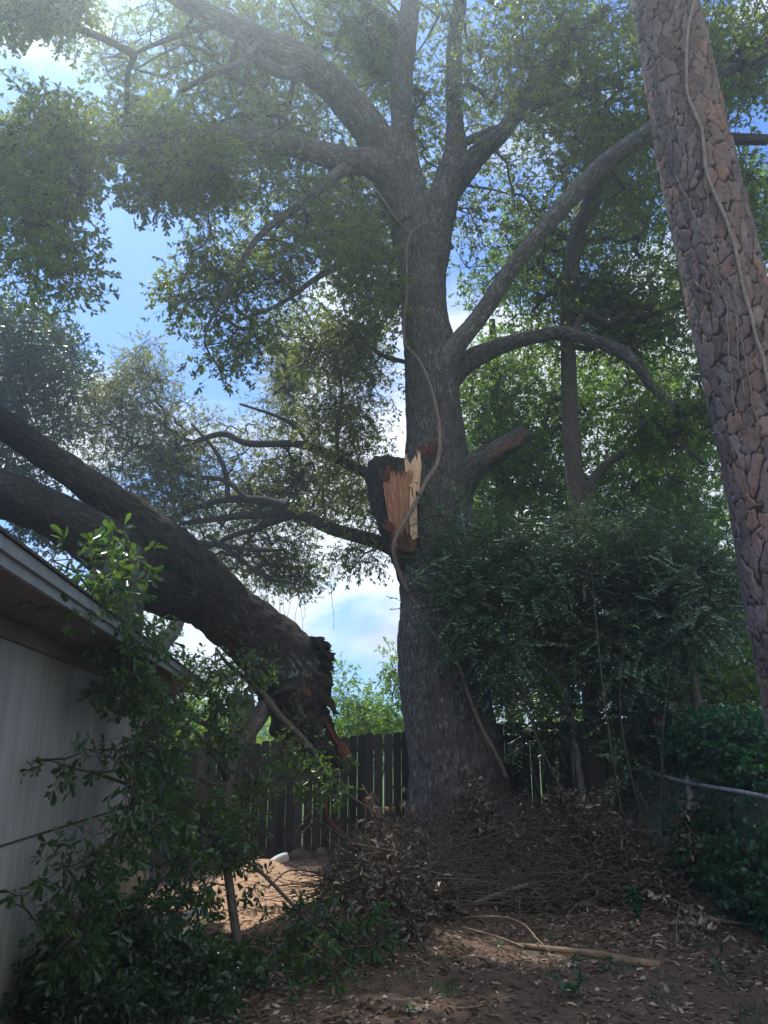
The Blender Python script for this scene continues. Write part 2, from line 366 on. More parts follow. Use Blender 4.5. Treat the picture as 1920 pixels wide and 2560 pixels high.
MAT['leaf_grey'] = leafmat('grey_leaf', (.05, .11, .07), (.105, .18, .115), (.25, .34, .23), .3, (.12, .22, .05), .4, .5)
MAT['leaf_ivy'] = leafmat('ivy_leaf', (.012, .05, .03), (.02, .085, .045), (.045, .13, .06), .35, (.08, .28, .06), .36, .5)
MAT['dead'] = leafmat('dead_leaf', (.045, .032, .024), (.16, .12, .088), (.5, .42, .33), .18, (.32, .17, .07), .6, .3)
MAT['dead_dark'] = leafmat('withered_leaf', (.028, .022, .018), (.095, .075, .058), (.40, .33, .26), .15, (.2, .12, .06), .6, .3)
def wood(name, c0, c1, c2, s=30):
    m = M(name); a = m.noise(m.vec('bk', (s, s, 5)), 1, 7, .65, .3)
    col = m.ramp(a, [(.25, c0), (.55, c1), (.8, c2)]); m.bump(a, 1, .01); return m.set(col, .8, .2)
MAT['torn'] = wood('torn_wood', (.20, .08, .045), (.42, .21, .12), (.58, .35, .22))
MAT['torn_pale'] = wood('torn_wood_pale', (.42, .22, .12), (.66, .45, .28), (.8, .64, .46))
MAT['torn_red'] = wood('torn_wood_red', (.04, .018, .013), (.12, .045, .03), (.26, .11, .07))
def planks(name, c0, c1):
    m = M(name); r = m.attr('rnd').outputs['Fac']; a = m.noise(m.vec(None, (40, 40, 3)), 1, 6, .65)
    col = m.mix(r, c0, c1); col = m.mix(.7, col, m.ramp(a, [(.3, (.5, .5, .5)), (.7, (1.3, 1.25, 1.2))]), 'MULTIPLY'); m.bump(a, .6, .004); return m.set(col, .9, .15)
MAT['dark_broken'] = wood('dark_broken_wood', (.012, .009, .008), (.03, .022, .018), (.07, .042, .032))  # near-black brown for the broken end of the fallen limb
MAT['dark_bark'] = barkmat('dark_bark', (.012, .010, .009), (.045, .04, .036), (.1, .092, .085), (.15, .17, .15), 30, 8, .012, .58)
MAT['stub'] = wood('weathered_stub_wood', (.05, .03, .024), (.13, .075, .055), (.25, .16, .12))
MAT['fence'] = planks('fence_wood', (.035, .03, .028), (.085, .076, .07))
MAT['tan'] = wood('tan_wood', (.09, .06, .042), (.27, .185, .12), (.42, .31, .21), 14)
# ground
def groundmat():
    m = M('ground_dirt'); v = m.vec(None, (1, 1, 1))
    big = m.noise(v, .9, 5, .6); mid = m.noise(v, 7, 8, .7); fine = m.noise(v, 70, 5, .7)
    col = m.ramp(mid, [(.25, (.06, .042, .032)), (.5, (.125, .085, .063)), (.72, (.22, .155, .115))])
    col = m.mix(m.rng(big, .45, .65, 0, .6), col, (.1, .068, .05))
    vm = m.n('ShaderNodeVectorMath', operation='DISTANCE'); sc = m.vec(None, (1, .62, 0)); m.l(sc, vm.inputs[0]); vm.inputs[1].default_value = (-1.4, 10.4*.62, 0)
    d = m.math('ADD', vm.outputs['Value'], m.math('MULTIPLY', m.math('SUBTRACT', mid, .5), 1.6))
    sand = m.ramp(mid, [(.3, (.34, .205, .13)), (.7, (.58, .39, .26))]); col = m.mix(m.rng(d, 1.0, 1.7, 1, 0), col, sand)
    gv = m.n('ShaderNodeVectorMath', operation='LENGTH'); m.l(v, gv.inputs[0])
    col = m.mix(m.rng(gv.outputs['Value'], 16, 22), col, (.09, .14, .04))
    col = m.mix(.6, col, m.ramp(fine, [(.3, (.6, .6, .6)), (.7, (1.3, 1.3, 1.3))]), 'MULTIPLY')
    m.bump(m.math('ADD', mid, m.math('MULTIPLY', fine, .3)), 1, .03); return m.set(col, .95, .1)
MAT['ground'] = groundmat()
# ------------------------------------------------------------------ ground
def gz(x, y):
    x = np.asarray(x, float); y = np.asarray(y, float)
    z = .03*np.clip(y-8, 0, 6) + .055*np.clip(x+1.0, 0, 4)*np.clip((y-8)/5, 0, 1) - .13*np.exp(-((x+3)**2/3+(y-12)**2/20))*0
    z = z - .03*np.clip(y-8, 0, 6)*np.clip((-x-.2)/1.5, 0, 1)
    z = z + .28*np.exp(-(((x+1.62)/.42)**2+((y-10.9)/.55)**2)) + .12*np.exp(-(((x+1.0)/.5)**2+((y-10.3)/.4)**2)) + .1*np.exp(-(((x+1.75)/.3)**2+((y-9.9)/.4)**2))
    pil = .40*np.exp(-(((x-1.35)/1.15)**2+((y-10.4)/1.15)**2)**1.2) + .2*np.exp(-(((x-2.4)/1.0)**2+((y-10.6)/1.3)**2)) + .30*np.exp(-(((x-.1)/.75)**2+((y-8.6)/.9)**2)**1.3)
    z = z + pil
    P = np.stack([x, y, x*0], -1)
    return z + .07*(fbm(P*1.6, 3, 4)-.5) + .03*(fbm(P*7, 9, 3)-.5)
xs = np.unique(np.concatenate([np.linspace(-95, -9, 24), np.arange(-9, 9, .07), np.linspace(9, 95, 24)]))
ys = np.unique(np.concatenate([np.linspace(-30, 2, 12), np.arange(2, 16, .07), np.linspace(16, 40, 25), np.linspace(40, 100, 12)]))
X, Y = np.meshgrid(xs, ys); Z = gz(X, Y)
a_ = Acc(); idx = np.arange(X.size).reshape(X.shape)
a_.add(np.stack([X, Y, Z], -1), np.stack([idx[:-1, :-1], idx[:-1, 1:], idx[1:, 1:], idx[1:, :-1]], -1))
tag(a_.build('ground', MAT['ground']), kind='structure')

# ------------------------------------------------------------------ the big broken oak
def limb(acc, pts, sides=14, n=10, lump=.12, nodes=None, seed=1, every=3, disp=None, wfac=1.0):
    """pts rows: px, py, Y, width px"""
    p = np.array(pts, float); P3 = W(p[:, 0], p[:, 1], p[:, 2]); r = RW(p[:, 3], p[:, 1], p[:, 2])*wfac
    s = spline(np.column_stack([P3, r]), n); tube(acc, s[:, :3], np.maximum(s[:, 3], .004), sides, lump=lump, seed=seed, disp=disp)
    if nodes is not None: nodes.append(s[::every, :3])
    return s
def oakdisp(seed, amp=.02):
    def f(a, L, r):
        circ = 2*np.pi*r.mean(); nu = max(6, int(circ/.075)); u = a/(2*np.pi)*nu; v = L/.3 + .4*np.sin(a*3)
        f1, f2, c = worley(u + .35*np.sin(L*3+a*2), v, nu, seed)
        return amp*(np.clip((f2-f1)*2, 0, 1)-.6) + .035*np.sin(a*3+L*.35)*r
    return f
oak = thing('broken_oak', 'huge grey oak with its left stem torn off, standing behind the brush pile', 'tree', (1.05, 12.3, .2))
tr = Acc(); ON = []
main = [(1160, 2150, 12.3, 330), (1156, 2080, 12.3, 292), (1150, 2010, 12.3, 262), (1138, 1900, 12.3, 234), (1120, 1790, 12.3, 222), (1106, 1690, 12.3, 222), (1098, 1600, 12.3, 212), (1096, 1500, 12.3, 194),
        (1088, 1400, 12.3, 204), (1082, 1300, 12.3, 196), (1088, 1200, 12.3, 176), (1088, 1100, 12.3, 148), (1080, 1000, 12.3, 134), (1078, 900, 12.3, 134), (1062, 800, 12.3, 114), (1055, 700, 12.3, 116), (1056, 620, 12.3, 138), (1052, 560, 12.3, 144), (1040, 520, 12.3, 120)]
limb(tr, main, 96, 26, .07, ON, 2, disp=oakdisp(5, .03), wfac=1.0)
limb(tr, [(1040, 640, 12.2, 90), (1026, 540, 12.2, 98), (1018, 470, 12.2, 92), (1008, 380, 12.2, 68), (1004, 300, 12.2, 56), (1004, 200, 12.2, 55), (1018, 80, 12.2, 50), (1026, 0, 12.3, 46), (1040, -160, 12.5, 36)], 28, 14, .08, ON, 3, disp=oakdisp(6))
limb(tr, [(1080, 640, 12.5, 80), (1098, 540, 12.5, 84), (1115, 463, 12.5, 70), (1138, 380, 12.6, 58), (1136, 300, 12.7, 42), (1134, 200, 12.8, 40), (1136, 100, 12.9, 36), (1150, 0, 13, 34), (1160, -150, 13.2, 26)], 24, 14, .1, ON, 4, disp=oakdisp(7))
limb(tr, [(1122, 480, 12.5, 60), (1157, 432, 12.3, 60), (1205, 376, 12, 50), (1261, 325, 11.7, 40), (1319, 231, 11.4, 38), (1377, 165, 11.2, 36), (1434, 104, 11, 30), (1520, 20, 10.8, 24)], 20, 10, .1, ON, 5)
limb(tr, [(1250, 330, 11.7, 26), (1330, 268, 11.5, 26), (1411, 240, 11.4, 24), (1510, 202, 11.2, 18), (1620, 150, 11, 12)], 14, 9, .1, ON, 5)
limb(tr, [(1140, 372, 12.6, 26), (1170, 352, 12.4, 22), (1215, 335, 12.2, 24), (1262, 318, 12, 24)], 12, 8, .1, None, 5)
limb(tr, [(1318, 250, 11.4, 24), (1370, 195, 11.3, 30), (1420, 150, 11.3, 26)], 12, 8, .1, None, 5)
# great limb up to the left and its neighbour below
limb(tr, [(1020, 560, 12.1, 80), (985, 470, 11.9, 92), (962, 395, 11.7, 96), (915, 315, 11.3, 88), (850, 235, 10.9, 84), (775, 170, 10.5, 78), (694, 118, 10.2, 62), (580, 66, 9.9, 52), (460, 5, 9.6, 42), (300, -90, 9.3, 30)], 28, 12, .1, ON, 6, disp=oakdisp(8))
limb(tr, [(985, 450, 11.8, 70), (930, 412, 11.5, 72), (868, 400, 11.2, 64), (795, 382, 10.8, 58), (723, 362, 10.4, 56), (608, 345, 10, 52), (492, 341, 9.6, 46), (400, 362, 9.3, 40), (330, 372, 9.1, 34), (262, 376, 9, 28), (228, 405, 8.9, 24), (214, 463, 8.9, 22), (185, 520, 8.9, 15), (140, 600, 8.9, 8)], 24, 10, .1, ON, 7, disp=oakdisp(9, .015))
limb(tr, [(452, 352, 9.5, 24), (430, 400, 9.4, 24), (405, 450, 9.3, 19), (382, 512, 9.3, 10)], 10, 8, .1, ON, 7)
limb(tr, [(470, 372, 9.5, 18), (417, 392, 9.2, 17), (360, 410, 9, 15), (318, 430, 8.9, 9)], 10, 8, .1, ON, 7)
limb(tr, [(262, 376, 9, 16), (180, 345, 8.8, 14), (90, 330, 8.7, 10), (-20, 300, 8.6, 8)], 8, 8, .1, ON, 7)
limb(tr, [(760, 170, 10.5, 40), (700, 180, 10.2, 32), (620, 130, 10, 26), (560, 60, 9.8, 22), (390, 110, 9.6, 12), (330, 140, 9.5, 7)], 10, 8, .1, ON, 7)
limb(tr, [(655, 110, 10, 30), (600, 160, 9.9, 24), (540, 180, 9.7, 18), (450, 230, 9.6, 12)], 10, 8, .1, ON, 7)
limb(tr, [(1012, 110, 12.2, 22), (970, 60, 12, 24), (935, 30, 11.9, 22), (885, -20, 11.8, 20)], 10, 8, .1, ON, 7)
limb(tr, [(860, 420, 11.1, 34), (800, 470, 10.9, 26), (740, 520, 10.7, 22), (640, 600, 10.4, 15), (560, 740, 10.2, 12), (510, 830, 10.1, 7)], 10, 8, .1, ON, 7)
limb(tr, [(985, 640, 12.3, 20), (900, 640, 12, 18), (800, 690, 11.6, 15), (700, 760, 11.3, 11), (600, 800, 11, 8)], 10, 8, .1, ON, 7)
# long limb crossing behind the pine, dark limb below it
ll_ = Acc(); limb(ll_, [(1085, 960, 12.2, 70), (1118, 895, 12, 66), (1155, 845, 11.8, 58), (1200, 790, 11.6, 52), (1284, 665, 11, 50), (1394, 530, 10.4, 52), (1500, 418, 9.9, 54), (1600, 345, 9.4, 52), (1690, 275, 9, 50), (1782, 205, 8.7, 48), (1920, 118, 8.4, 44), (2080, 30, 8.1, 36)], 24, 12, .08, ON, 8, disp=oakdisp(10, .012), wfac=.86); ll_.build('long_limb', MAT['pale_limb'], oak)
limb(tr, [(1110, 960, 12.4, 60), (1165, 905, 12.4, 56), (1249, 866, 12.3, 42), (1336, 842, 12.1, 36), (1400, 832, 12, 35), (1465, 846, 11.9, 32), (1527, 866, 11.7, 34), (1580, 898, 11.5, 32), (1625, 958, 11.4, 25), (1672, 1016, 11.3, 20), (1700, 1100, 11.2, 12), (1760, 1160, 11.2, 6)], 20, 10, .1, ON, 9, disp=oakdisp(11, .012))
limb(tr, [(1500, 430, 10.1, 30), (1470, 520, 10.8, 38), (1440, 590, 11.2, 36), (1428, 700, 11.6, 38)], 12, 8, .1, None, 9)
limb(tr, [(1700, 330, 9.2, 34), (1800, 345, 9.1, 30), (1920, 350, 9, 26)], 12, 8, .1, ON, 9)
limb(tr, [(1780, 190, 8.8, 14), (1840, 130, 8.6, 12), (1920, 80, 8.5, 10)], 8, 8, .1, ON, 9)
limb(tr, [(1780, 290, 8.8, 10), (1830, 225, 8.6, 9), (1900, 160, 8.5, 7)], 8, 8, .1, ON, 9)
# broken stub on the right
limb(tr, [(1100, 1270, 12.3, 110), (1150, 1205, 12.1, 92), (1195, 1160, 11.9, 70), (1250, 1125, 11.7, 56), (1300, 1090, 11.5, 46), (1318, 1075, 11.45, 38)], 26, 10, .12, None, 12, disp=oakdisp(13, .015))
def stumpdisp(a, L, r):
    k = np.clip((L-(L.max()-.5))/.5, 0, 1); return oakdisp(15, .025)(a, L, r) + k*.07*(vnoise(np.stack([a*3, L*8, a*0], -1), 6)-.6)*2
# stump of the torn stem, leaning left
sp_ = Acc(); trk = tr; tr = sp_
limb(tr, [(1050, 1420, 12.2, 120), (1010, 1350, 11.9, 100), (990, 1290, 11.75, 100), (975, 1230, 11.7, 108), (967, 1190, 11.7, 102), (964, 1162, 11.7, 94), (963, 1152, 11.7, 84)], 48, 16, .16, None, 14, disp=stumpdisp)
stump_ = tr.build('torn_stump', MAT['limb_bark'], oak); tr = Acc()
# lower limbs to the left
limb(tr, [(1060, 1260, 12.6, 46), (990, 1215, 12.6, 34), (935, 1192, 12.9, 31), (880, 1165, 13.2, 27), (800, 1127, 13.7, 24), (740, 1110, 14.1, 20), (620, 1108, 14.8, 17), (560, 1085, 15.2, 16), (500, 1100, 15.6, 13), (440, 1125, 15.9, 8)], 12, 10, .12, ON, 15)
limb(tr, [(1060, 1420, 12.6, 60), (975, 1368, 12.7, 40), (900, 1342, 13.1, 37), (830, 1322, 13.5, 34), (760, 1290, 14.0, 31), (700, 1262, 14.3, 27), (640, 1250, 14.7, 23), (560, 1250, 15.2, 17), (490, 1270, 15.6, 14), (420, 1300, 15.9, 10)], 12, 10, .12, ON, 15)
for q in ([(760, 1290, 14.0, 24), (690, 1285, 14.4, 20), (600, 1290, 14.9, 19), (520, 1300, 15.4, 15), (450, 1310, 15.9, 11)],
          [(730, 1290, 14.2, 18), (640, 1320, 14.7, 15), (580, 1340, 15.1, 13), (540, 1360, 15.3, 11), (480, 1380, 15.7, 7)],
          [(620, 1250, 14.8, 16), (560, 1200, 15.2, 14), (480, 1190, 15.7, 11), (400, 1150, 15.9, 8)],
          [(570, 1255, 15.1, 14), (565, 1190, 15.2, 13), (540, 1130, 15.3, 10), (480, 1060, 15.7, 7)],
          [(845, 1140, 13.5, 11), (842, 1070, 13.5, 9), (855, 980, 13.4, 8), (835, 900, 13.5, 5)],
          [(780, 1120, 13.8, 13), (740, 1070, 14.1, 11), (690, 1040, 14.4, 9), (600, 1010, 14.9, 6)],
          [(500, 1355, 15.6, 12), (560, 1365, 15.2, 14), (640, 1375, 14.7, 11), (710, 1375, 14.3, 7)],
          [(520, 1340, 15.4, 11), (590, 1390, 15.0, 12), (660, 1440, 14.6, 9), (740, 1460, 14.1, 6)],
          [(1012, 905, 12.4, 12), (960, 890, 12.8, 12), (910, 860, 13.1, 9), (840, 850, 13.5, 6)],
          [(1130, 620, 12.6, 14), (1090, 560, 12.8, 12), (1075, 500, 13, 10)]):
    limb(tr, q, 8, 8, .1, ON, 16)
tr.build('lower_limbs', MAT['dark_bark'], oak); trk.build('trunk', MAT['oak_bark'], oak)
# torn wood: long splinters
def shards(acc, A, B, w, th=.02):
    """pointed splinters from A to B, w wide"""
    n = len(A); d = unit(B-A); S = unit(np.cross(d, np.array([0, 1., 0]))+1e-6); F = np.cross(S, d)
    w = np.broadcast_to(w, (n,))[:, None]; th = np.broadcast_to(th, (n,))[:, None]; V = []
    for k, (f, ww) in enumerate(((0, 1), (.55, .95), (.85, .55), (1, .06))):
        c = A + (B-A)*f + S*w*.25*RNG.normal(size=(n, 1))*(k > 1)
        for (a, b) in ((-1, -1), (1, -1), (1, 1), (-1, 1)): V.append(c + S*w*.5*ww*a + F*th*.5*b*max(ww, .3))
    V = np.stack(V, 1); b = (np.arange(n)*16)[:, None, None]; Q = []
    for k in range(3):
        for j in range(4): Q.append((k*4+j, k*4+(j+1) % 4, k*4+4+(j+1) % 4, k*4+4+j))
    Q += [(0, 3, 2, 1), (12, 13, 14, 15)]
    bk = V - A[:, None]; bk = np.stack([(bk*S[:, None]).sum(-1) + np.arange(n)[:, None]*.7, (bk*F[:, None]).sum(-1), (bk*d[:, None]).sum(-1)], -1)
    acc.add(V, (b+np.array(Q)[None]).reshape(-1, 4), qa=np.repeat(RNG.random(n), len(Q)), bk=bk)
def U(a, b, n): return RNG.uniform(a, b, n)
sa = Acc(); n = 46; t = U(0, 1, n)
x0 = 992 + 38*t + U(-4, 4, n); x1 = 962 + 74*t + U(-3, 3, n); yb = 1360 + U(-14, 22, n); yt = 1200 - 8*t + U(-22, 6, n)
depth = 11.24 - .10*np.sin(t*3.0) + U(-.015, .015, n)
shards(sa, W(x0, yb, depth+.28), W(x1, yt, depth), U(.07, .12, n), U(.03, .07, n))
sa.build('torn_wood', MAT['torn'], oak, smooth=False).parent = stump_
sa = Acc(); n = 18; t = np.linspace(0, 1, n)
shards(sa, W(1026+20*t, 1225+U(-18, 12, n), 11.25+U(-.06, .04, n)), W(1020+30*t+U(-4, 4, n), 1180-44*t**.7+U(-16, 14, n), 11.3), U(.03, .06, n), .04)
n = 5; t = U(0, 1, n); shards(sa, W(985+50*t, 1350+U(-30, 20, n), 11.22), W(982+56*t+U(-5, 5, n), 1290+U(-60, 50, n), 11.1), U(.008, .02, n), .015)
shards(sa, W(np.array([1040, 1034, 1030]), np.array([1345, 1350, 1340]), 11.15), W(np.array([1036, 1030, 1026]), np.array([1200, 1230, 1216]), 11.2), .05, .05)
shards(sa, W(np.array([1018., 1030]), np.array([1180., 1185]), 11.3), W(np.array([1012., 1016]), np.array([1136., 1150]), 11.3), .05, .04)
sa.build('pale_splinters', MAT['torn_pale'], oak, smooth=False).parent = stump_
sa = Acc(); n = 26; t = U(0, 1, n)
shards(sa, W(1048+48*t, 1142+U(-8, 4, n)-14*t, 11.55), W(1050+46*t+U(-6, 6, n), 1120-14*t+U(-12, 12, n), 11.5), U(.04, .08, n), .07)
sa.build('torn_red_wood', MAT['torn_red'], oak, smooth=False).parent = stump_; sa = Acc()
n = 26; shards(sa, W(975+U(0, 40, n), 1372+U(-12, 6, n), 11.3), W(980+U(-10, 50, n), 1345+U(-30, 34, n), 11.2), U(.03, .07, n), .05)
sa.build('torn_red_wood', MAT['torn_red'], oak, smooth=False).parent = stump_; sa = Acc()
n = 14; t = U(0, 1, n); shards(sa, W(950+50*t, 1195+U(-4, 10, n), 11.25), W(948+60*t+U(-8, 8, n), 1178+U(-18, 8, n), 11.2), U(.03, .06, n), .05)
sa.build('torn_red_wood', MAT['torn_red'], oak, smooth=False).parent = stump_; sa = Acc()
shards(sa, W(np.array([986., 982]), np.array([1330., 1322]), 11.3), W(np.array([955., 960]), np.array([1310., 1298]), 11.2), .09, .07)
sa.build('torn_red_wood', MAT['torn_red'], oak, smooth=False).parent = stump_
# raw end and streak of bare wood on the right stub
sa = Acc(); n = 60; t = U(0, 1, n)
shards(sa, W(1225+70*t, 1142-34*t+U(-7, 7, n), 11.40-.12*t), W(1262+62*t+U(-6, 4, n), 1118-42*t+U(-12, 10, n), 11.3-.1*t), U(.015, .04, n), .03)
sa.build('stub_wood', MAT['stub'], oak, smooth=False)
# crown
TOPB = [(700, -260, 600, 150, 10, 15, 200), (1350, -230, 500, 130, 10, 15, 160), (250, 250, 110, 80, 9, 10.2, 55), (215, 370, 50, 60, 8.8, 9.4, 22), (380, 480, 60, 50, 9, 9.6, 26), (930, 90, 90, 120, 12.5, 14, 70), (650, 130, 420, 200, 10.8, 13.5, 560), (500, 330, 250, 130, 10, 12, 280), (760, 480, 300, 170, 10, 13, 420), (560, 760, 150, 190, 10, 11.5, 150), (760, 720, 230, 200, 11, 14, 360), (900, 620, 130, 260, 11.5, 14, 180),  # first two blobs: unseen crown added above the frame to shade upper limbs
        (1230, 130, 280, 230, 11, 15, 420), (1480, 200, 220, 230, 10, 14, 340), (1350, 450, 250, 200, 12, 15, 260), (1780, 120, 170, 180, 8, 11, 150), (1650, 450, 280, 200, 10, 14, 200), (1820, 650, 130, 230, 10, 13, 150), (1680, 1020, 110, 110, 10.8, 12, 90), (1560, 800, 100, 60, 12.3, 13.4, 40), (1450, 740, 120, 60, 12.6, 13.6, 50),
        (80, 430, 160, 180, 8.3, 9.6, 210), (110, 640, 110, 110, 8.3, 9.4, 90), (60, 20, 150, 50, 8.3, 9.6, 80), (240, 20, 170, 70, 8.6, 10, 110), (330, 320, 90, 90, 9, 10, 70), (480, 430, 120, 70, 9, 10, 70), (1000, 350, 130, 300, 13, 15, 200)]
T1 = sun_clear(blobpts([(b[0], b[1], b[2]-(14 if b[0] < 700 else 0), b[3]-(12 if b[0] < 700 else 0), b[4], b[5], int(b[6]*(1.12 if b[0] < 600 else 1.35))) for b in TOPB], 21, .45, 1.25))
fw_ = T1[:, 1]*CT+(T1[:, 2]-EYE)*ST; tx = 960+T1[:, 0]/fw_*FPX; ty = 1280-((T1[:, 2]-EYE)*CT-T1[:, 1]*ST)/fw_*FPX   # the fork of the trunk stands clear of leaves
T1 = T1[~((tx > 930) & (tx < 1110) & (ty < 640) & (T1[:, 1] < 12.6)) & ~((tx > 780) & (tx < 1000) & (ty > 150) & (ty < 560) & (T1[:, 1] < 11.8))]
ba, la = Acc(), Acc()
nodes = np.vstack(ON)
up = T1; crown(ba, la, nodes, up, per=7, spread_r=.38, nl=12, ll=.082, lw=.46, maxr=.06)
LOWB = [(400, 1050, 270, 120, 15.3, 17, 390), (650, 1000, 200, 130, 15.3, 17, 300), (850, 1000, 120, 170, 12.6, 13.6, 180), (430, 900, 120, 60, 15.3, 17, 90), (700, 880, 250, 90, 15.3, 17, 240), (500, 1220, 300, 110, 15.3, 17, 345), (780, 1220, 180, 110, 15.3, 17, 210),
        (620, 1380, 160, 60, 15.3, 17, 105), (700, 1440, 90, 40, 15.3, 17, 51), (900, 1390, 60, 40, 12.3, 13, 21), (880, 1270, 90, 60, 12.5, 13.4, 60)]
T2 = sun_clear(blobpts([b[:6]+(int(b[6]*1.25),) for b in LOWB], 22, .32, 1.1))
la2 = Acc(); low = nodes[(nodes[:, 2] < 9.5) & (nodes[:, 1] > 12.4) & (nodes[:, 0] < .5)]
crown(ba, la2, low, T2, per=7, spread_r=.36, nl=11, ll=.075, lw=.34, maxr=.03, tip=.005, bright=.5, droop=.35)
ba.build('branches', MAT['twig'], oak)
la.build('crown', MAT['leaf'], oak); la2.build('lower_crown', MAT['leaf_yellow'], oak)
# thin aerial tendrils hanging from the lower crown
ha = Acc()
for (x, y, l) in ((695, 1470, 60), (705, 1478, 80), (712, 1470, 90), (722, 1475, 70), (752, 1480, 130), (758, 1490, 60), (826, 1400, 110), (832, 1405, 170), (838, 1410, 60), (770, 1440, 50), (741, 1470, 90), (790, 1400, 60)):
    k = 7; tt = np.linspace(0, 1, k); P = W(x+4*np.sin(tt*5+x)+RNG.normal(0, 1, k), y-30+(l+30)*tt, 15.6); tube(ha, P, .004, 4, cap=False)
ha.build('hanging_tendrils', MAT['twig'], oak)

# ------------------------------------------------------------------ fallen stem
fl = thing('fallen_limb', 'massive dark limb torn from the oak, lying over the house roof', 'fallen tree limb', (-1.5, 9.8, 1.2))
fa = Acc(); FN = []
mainf = [(-220, 935, 6.9, 78), (0, 1056, 7.5, 72), (104, 1128, 7.8, 74), (215, 1206, 8.1, 86), (318, 1290, 8.5, 112), (400, 1375, 8.8, 168), (470, 1440, 9.1, 172), (550, 1512, 9.5, 156), (640, 1588, 9.8, 160), (700, 1650, 9.9, 182), (738, 1715, 10, 188), (752, 1785, 10, 158), (785, 1842, 10, 108), (824, 1880, 10, 66), (866, 1908, 10, 30)]
def enddisp(a, L, r):
    f = oakdisp(31, .03)(a, L, r); Lm = L.max(); k = np.clip((L-(Lm-1.6))/1.0, 0, 1)
    return f + k*.09*(vnoise(np.stack([a*2.2, L*9, a*0], -1), 4)-.5)*2*np.clip(r/.2, 0, 1)
limb(fa, mainf, 60, 22, .2, FN, 33, disp=enddisp, wfac=.96)
limb(fa, [(-220, 1175, 7.0, 112), (0, 1236, 7.5, 120), (139, 1286, 7.9, 118), (240, 1345, 8.3, 140), (330, 1410, 8.7, 160), (420, 1465, 9, 150), (500, 1500, 9.3, 120)], 40, 16, .14, FN, 34, disp=oakdisp(35, .02))
# the roots of side branches: knots
limb(fa, [(250, 1470, 8.2, 60), (268, 1420, 8.4, 80), (300, 1370, 8.6, 70)], 14, 8, .2, None, 36)
fa.build('trunk', MAT['limb_bark'], fl)
sa = Acc(); n = 90; t = U(0, 1, n)
ex = np.interp(t, [0, .25, .5, .75, 1], [800, 822, 818, 812, 800]); ey = 1600 + 150*t
shards(sa, W(ex-22, ey-6, 9.85+U(-.12, .12, n)), W(ex+U(0, 20, n), ey+U(-20, 22, n), 9.9+U(-.15, .15, n)), U(.03, .09, n), .08)
shards(sa, W(np.array([800., 806, 796]), np.array([1700., 1730, 1742]), 9.75), W(np.array([834., 850, 838]), np.array([1716., 1786, 1772]), 9.7), np.array([.1, .09, .06]), .06)
n = 14; t = U(0, 1, n); shards(sa, W(795+50*t, 1770+80*t, 9.9), W(806+60*t+U(-4, 8, n), 1815+90*t, 9.85), U(.03, .08, n), .07)
n = 70; t = U(0, 1, n); shards(sa, W(ex[:70]-15, ey[:70]-8, 9.8+U(-.15, .15, n)), W(ex[:70]+U(0, 24, n), ey[:70]+U(0, 40, n), 9.8+U(-.15, .15, n)), U(.008, .025, n), .02)
sa.build('jagged_edge', MAT['dark_broken'], fl, smooth=False); sa = Acc()
n = 40; t = U(0, 1, n); shards(sa, W(780+60*t, 1740+110*t, 9.82), W(796+66*t+U(-4, 6, n), 1775+112*t, 9.8), U(.01, .03, n), .02)
n = 10; shards(sa, W(855+U(-10, 10, n), 1865+U(-10, 10, n), 9.85), W(878+U(-8, 10, n), 1905+U(-6, 12, n), 9.8), U(.02, .05, n), .05)
sa.build('torn_wood', MAT['torn_red'], fl, smooth=False); sa = Acc()
shards(sa, W(np.array([742., 752., 760.]), np.array([1706., 1712, 1722]), 9.62), W(np.array([770., 775., 778.]), np.array([1728., 1735, 1742]), 9.60), .05, .05)
sa.build('torn_wood', MAT['torn_red'], fl, smooth=False)
# branches of the fallen limb that reach down
br = Acc()
limb(br, [(668, 1760, 9.6, 44), (640, 1805, 9.2, 42), (600, 1862, 8.8, 36), (577, 1915, 8.5, 34), (568, 1985, 8.2, 28), (562, 2060, 8, 22), (566, 2150, 7.7, 22), (580, 2260, 7.4, 22), (592, 2340, 7.25, 22), (600, 2398, 7.15, 24)], 12, 10, .15, FN, 41)
limb(br, [(572, 1962, 8.3, 22), (545, 1958, 8.2, 18), (520, 1955, 8.1, 14), (500, 1945, 8.1, 9)], 8, 6, .2, FN, 42)
limb(br, [(570, 1950, 8.3, 14), (550, 1910, 8.0, 14), (530, 1880, 7.9, 10), (490, 1830, 7.7, 8)], 8, 6, .1, FN, 42)
limb(br, [(655, 1735, 9.6, 22), (700, 1790, 9.2, 17), (760, 1850, 9, 14), (800, 1905, 8.9, 12), (830, 1955, 8.9, 8), (905, 2010, 8.8, 6), (980, 2060, 8.8, 4)], 8, 7, .1, FN, 42)
limb(br, [(660, 1745, 9.5, 16), (620, 1700, 9, 12), (570, 1660, 8.5, 10), (540, 1620, 8.2, 6)], 8, 6, .1, FN, 42)
limb(br, [(600, 1860, 8.8, 12), (480, 1790, 8.1, 14), (430, 1740, 7.6, 12), (390, 1690, 7.2, 10), (330, 1640, 6.6, 8), (270, 1560, 6.0, 7), (236, 1450, 5.2, 6), (226, 1370, 4.8, 4)], 8, 8, .1, FN, 42)
limb(br, [(480, 1790, 8.1, 10), (420, 1900, 7.4, 10), (330, 1920, 6.6, 8), (230, 1930, 5.9, 6), (120, 1900, 5.2, 4), (84, 1902, 5.0, 3)], 7, 8, .1, FN, 42)
limb(br, [(566, 2060, 8, 10), (480, 2150, 7.2, 10), (350, 2230, 6.6, 10), (230, 2280, 6.0, 9), (130, 2330, 5.4, 7), (60, 2270, 5.0, 5), (25, 2260, 4.85, 4)], 7, 8, .1, FN, 42)
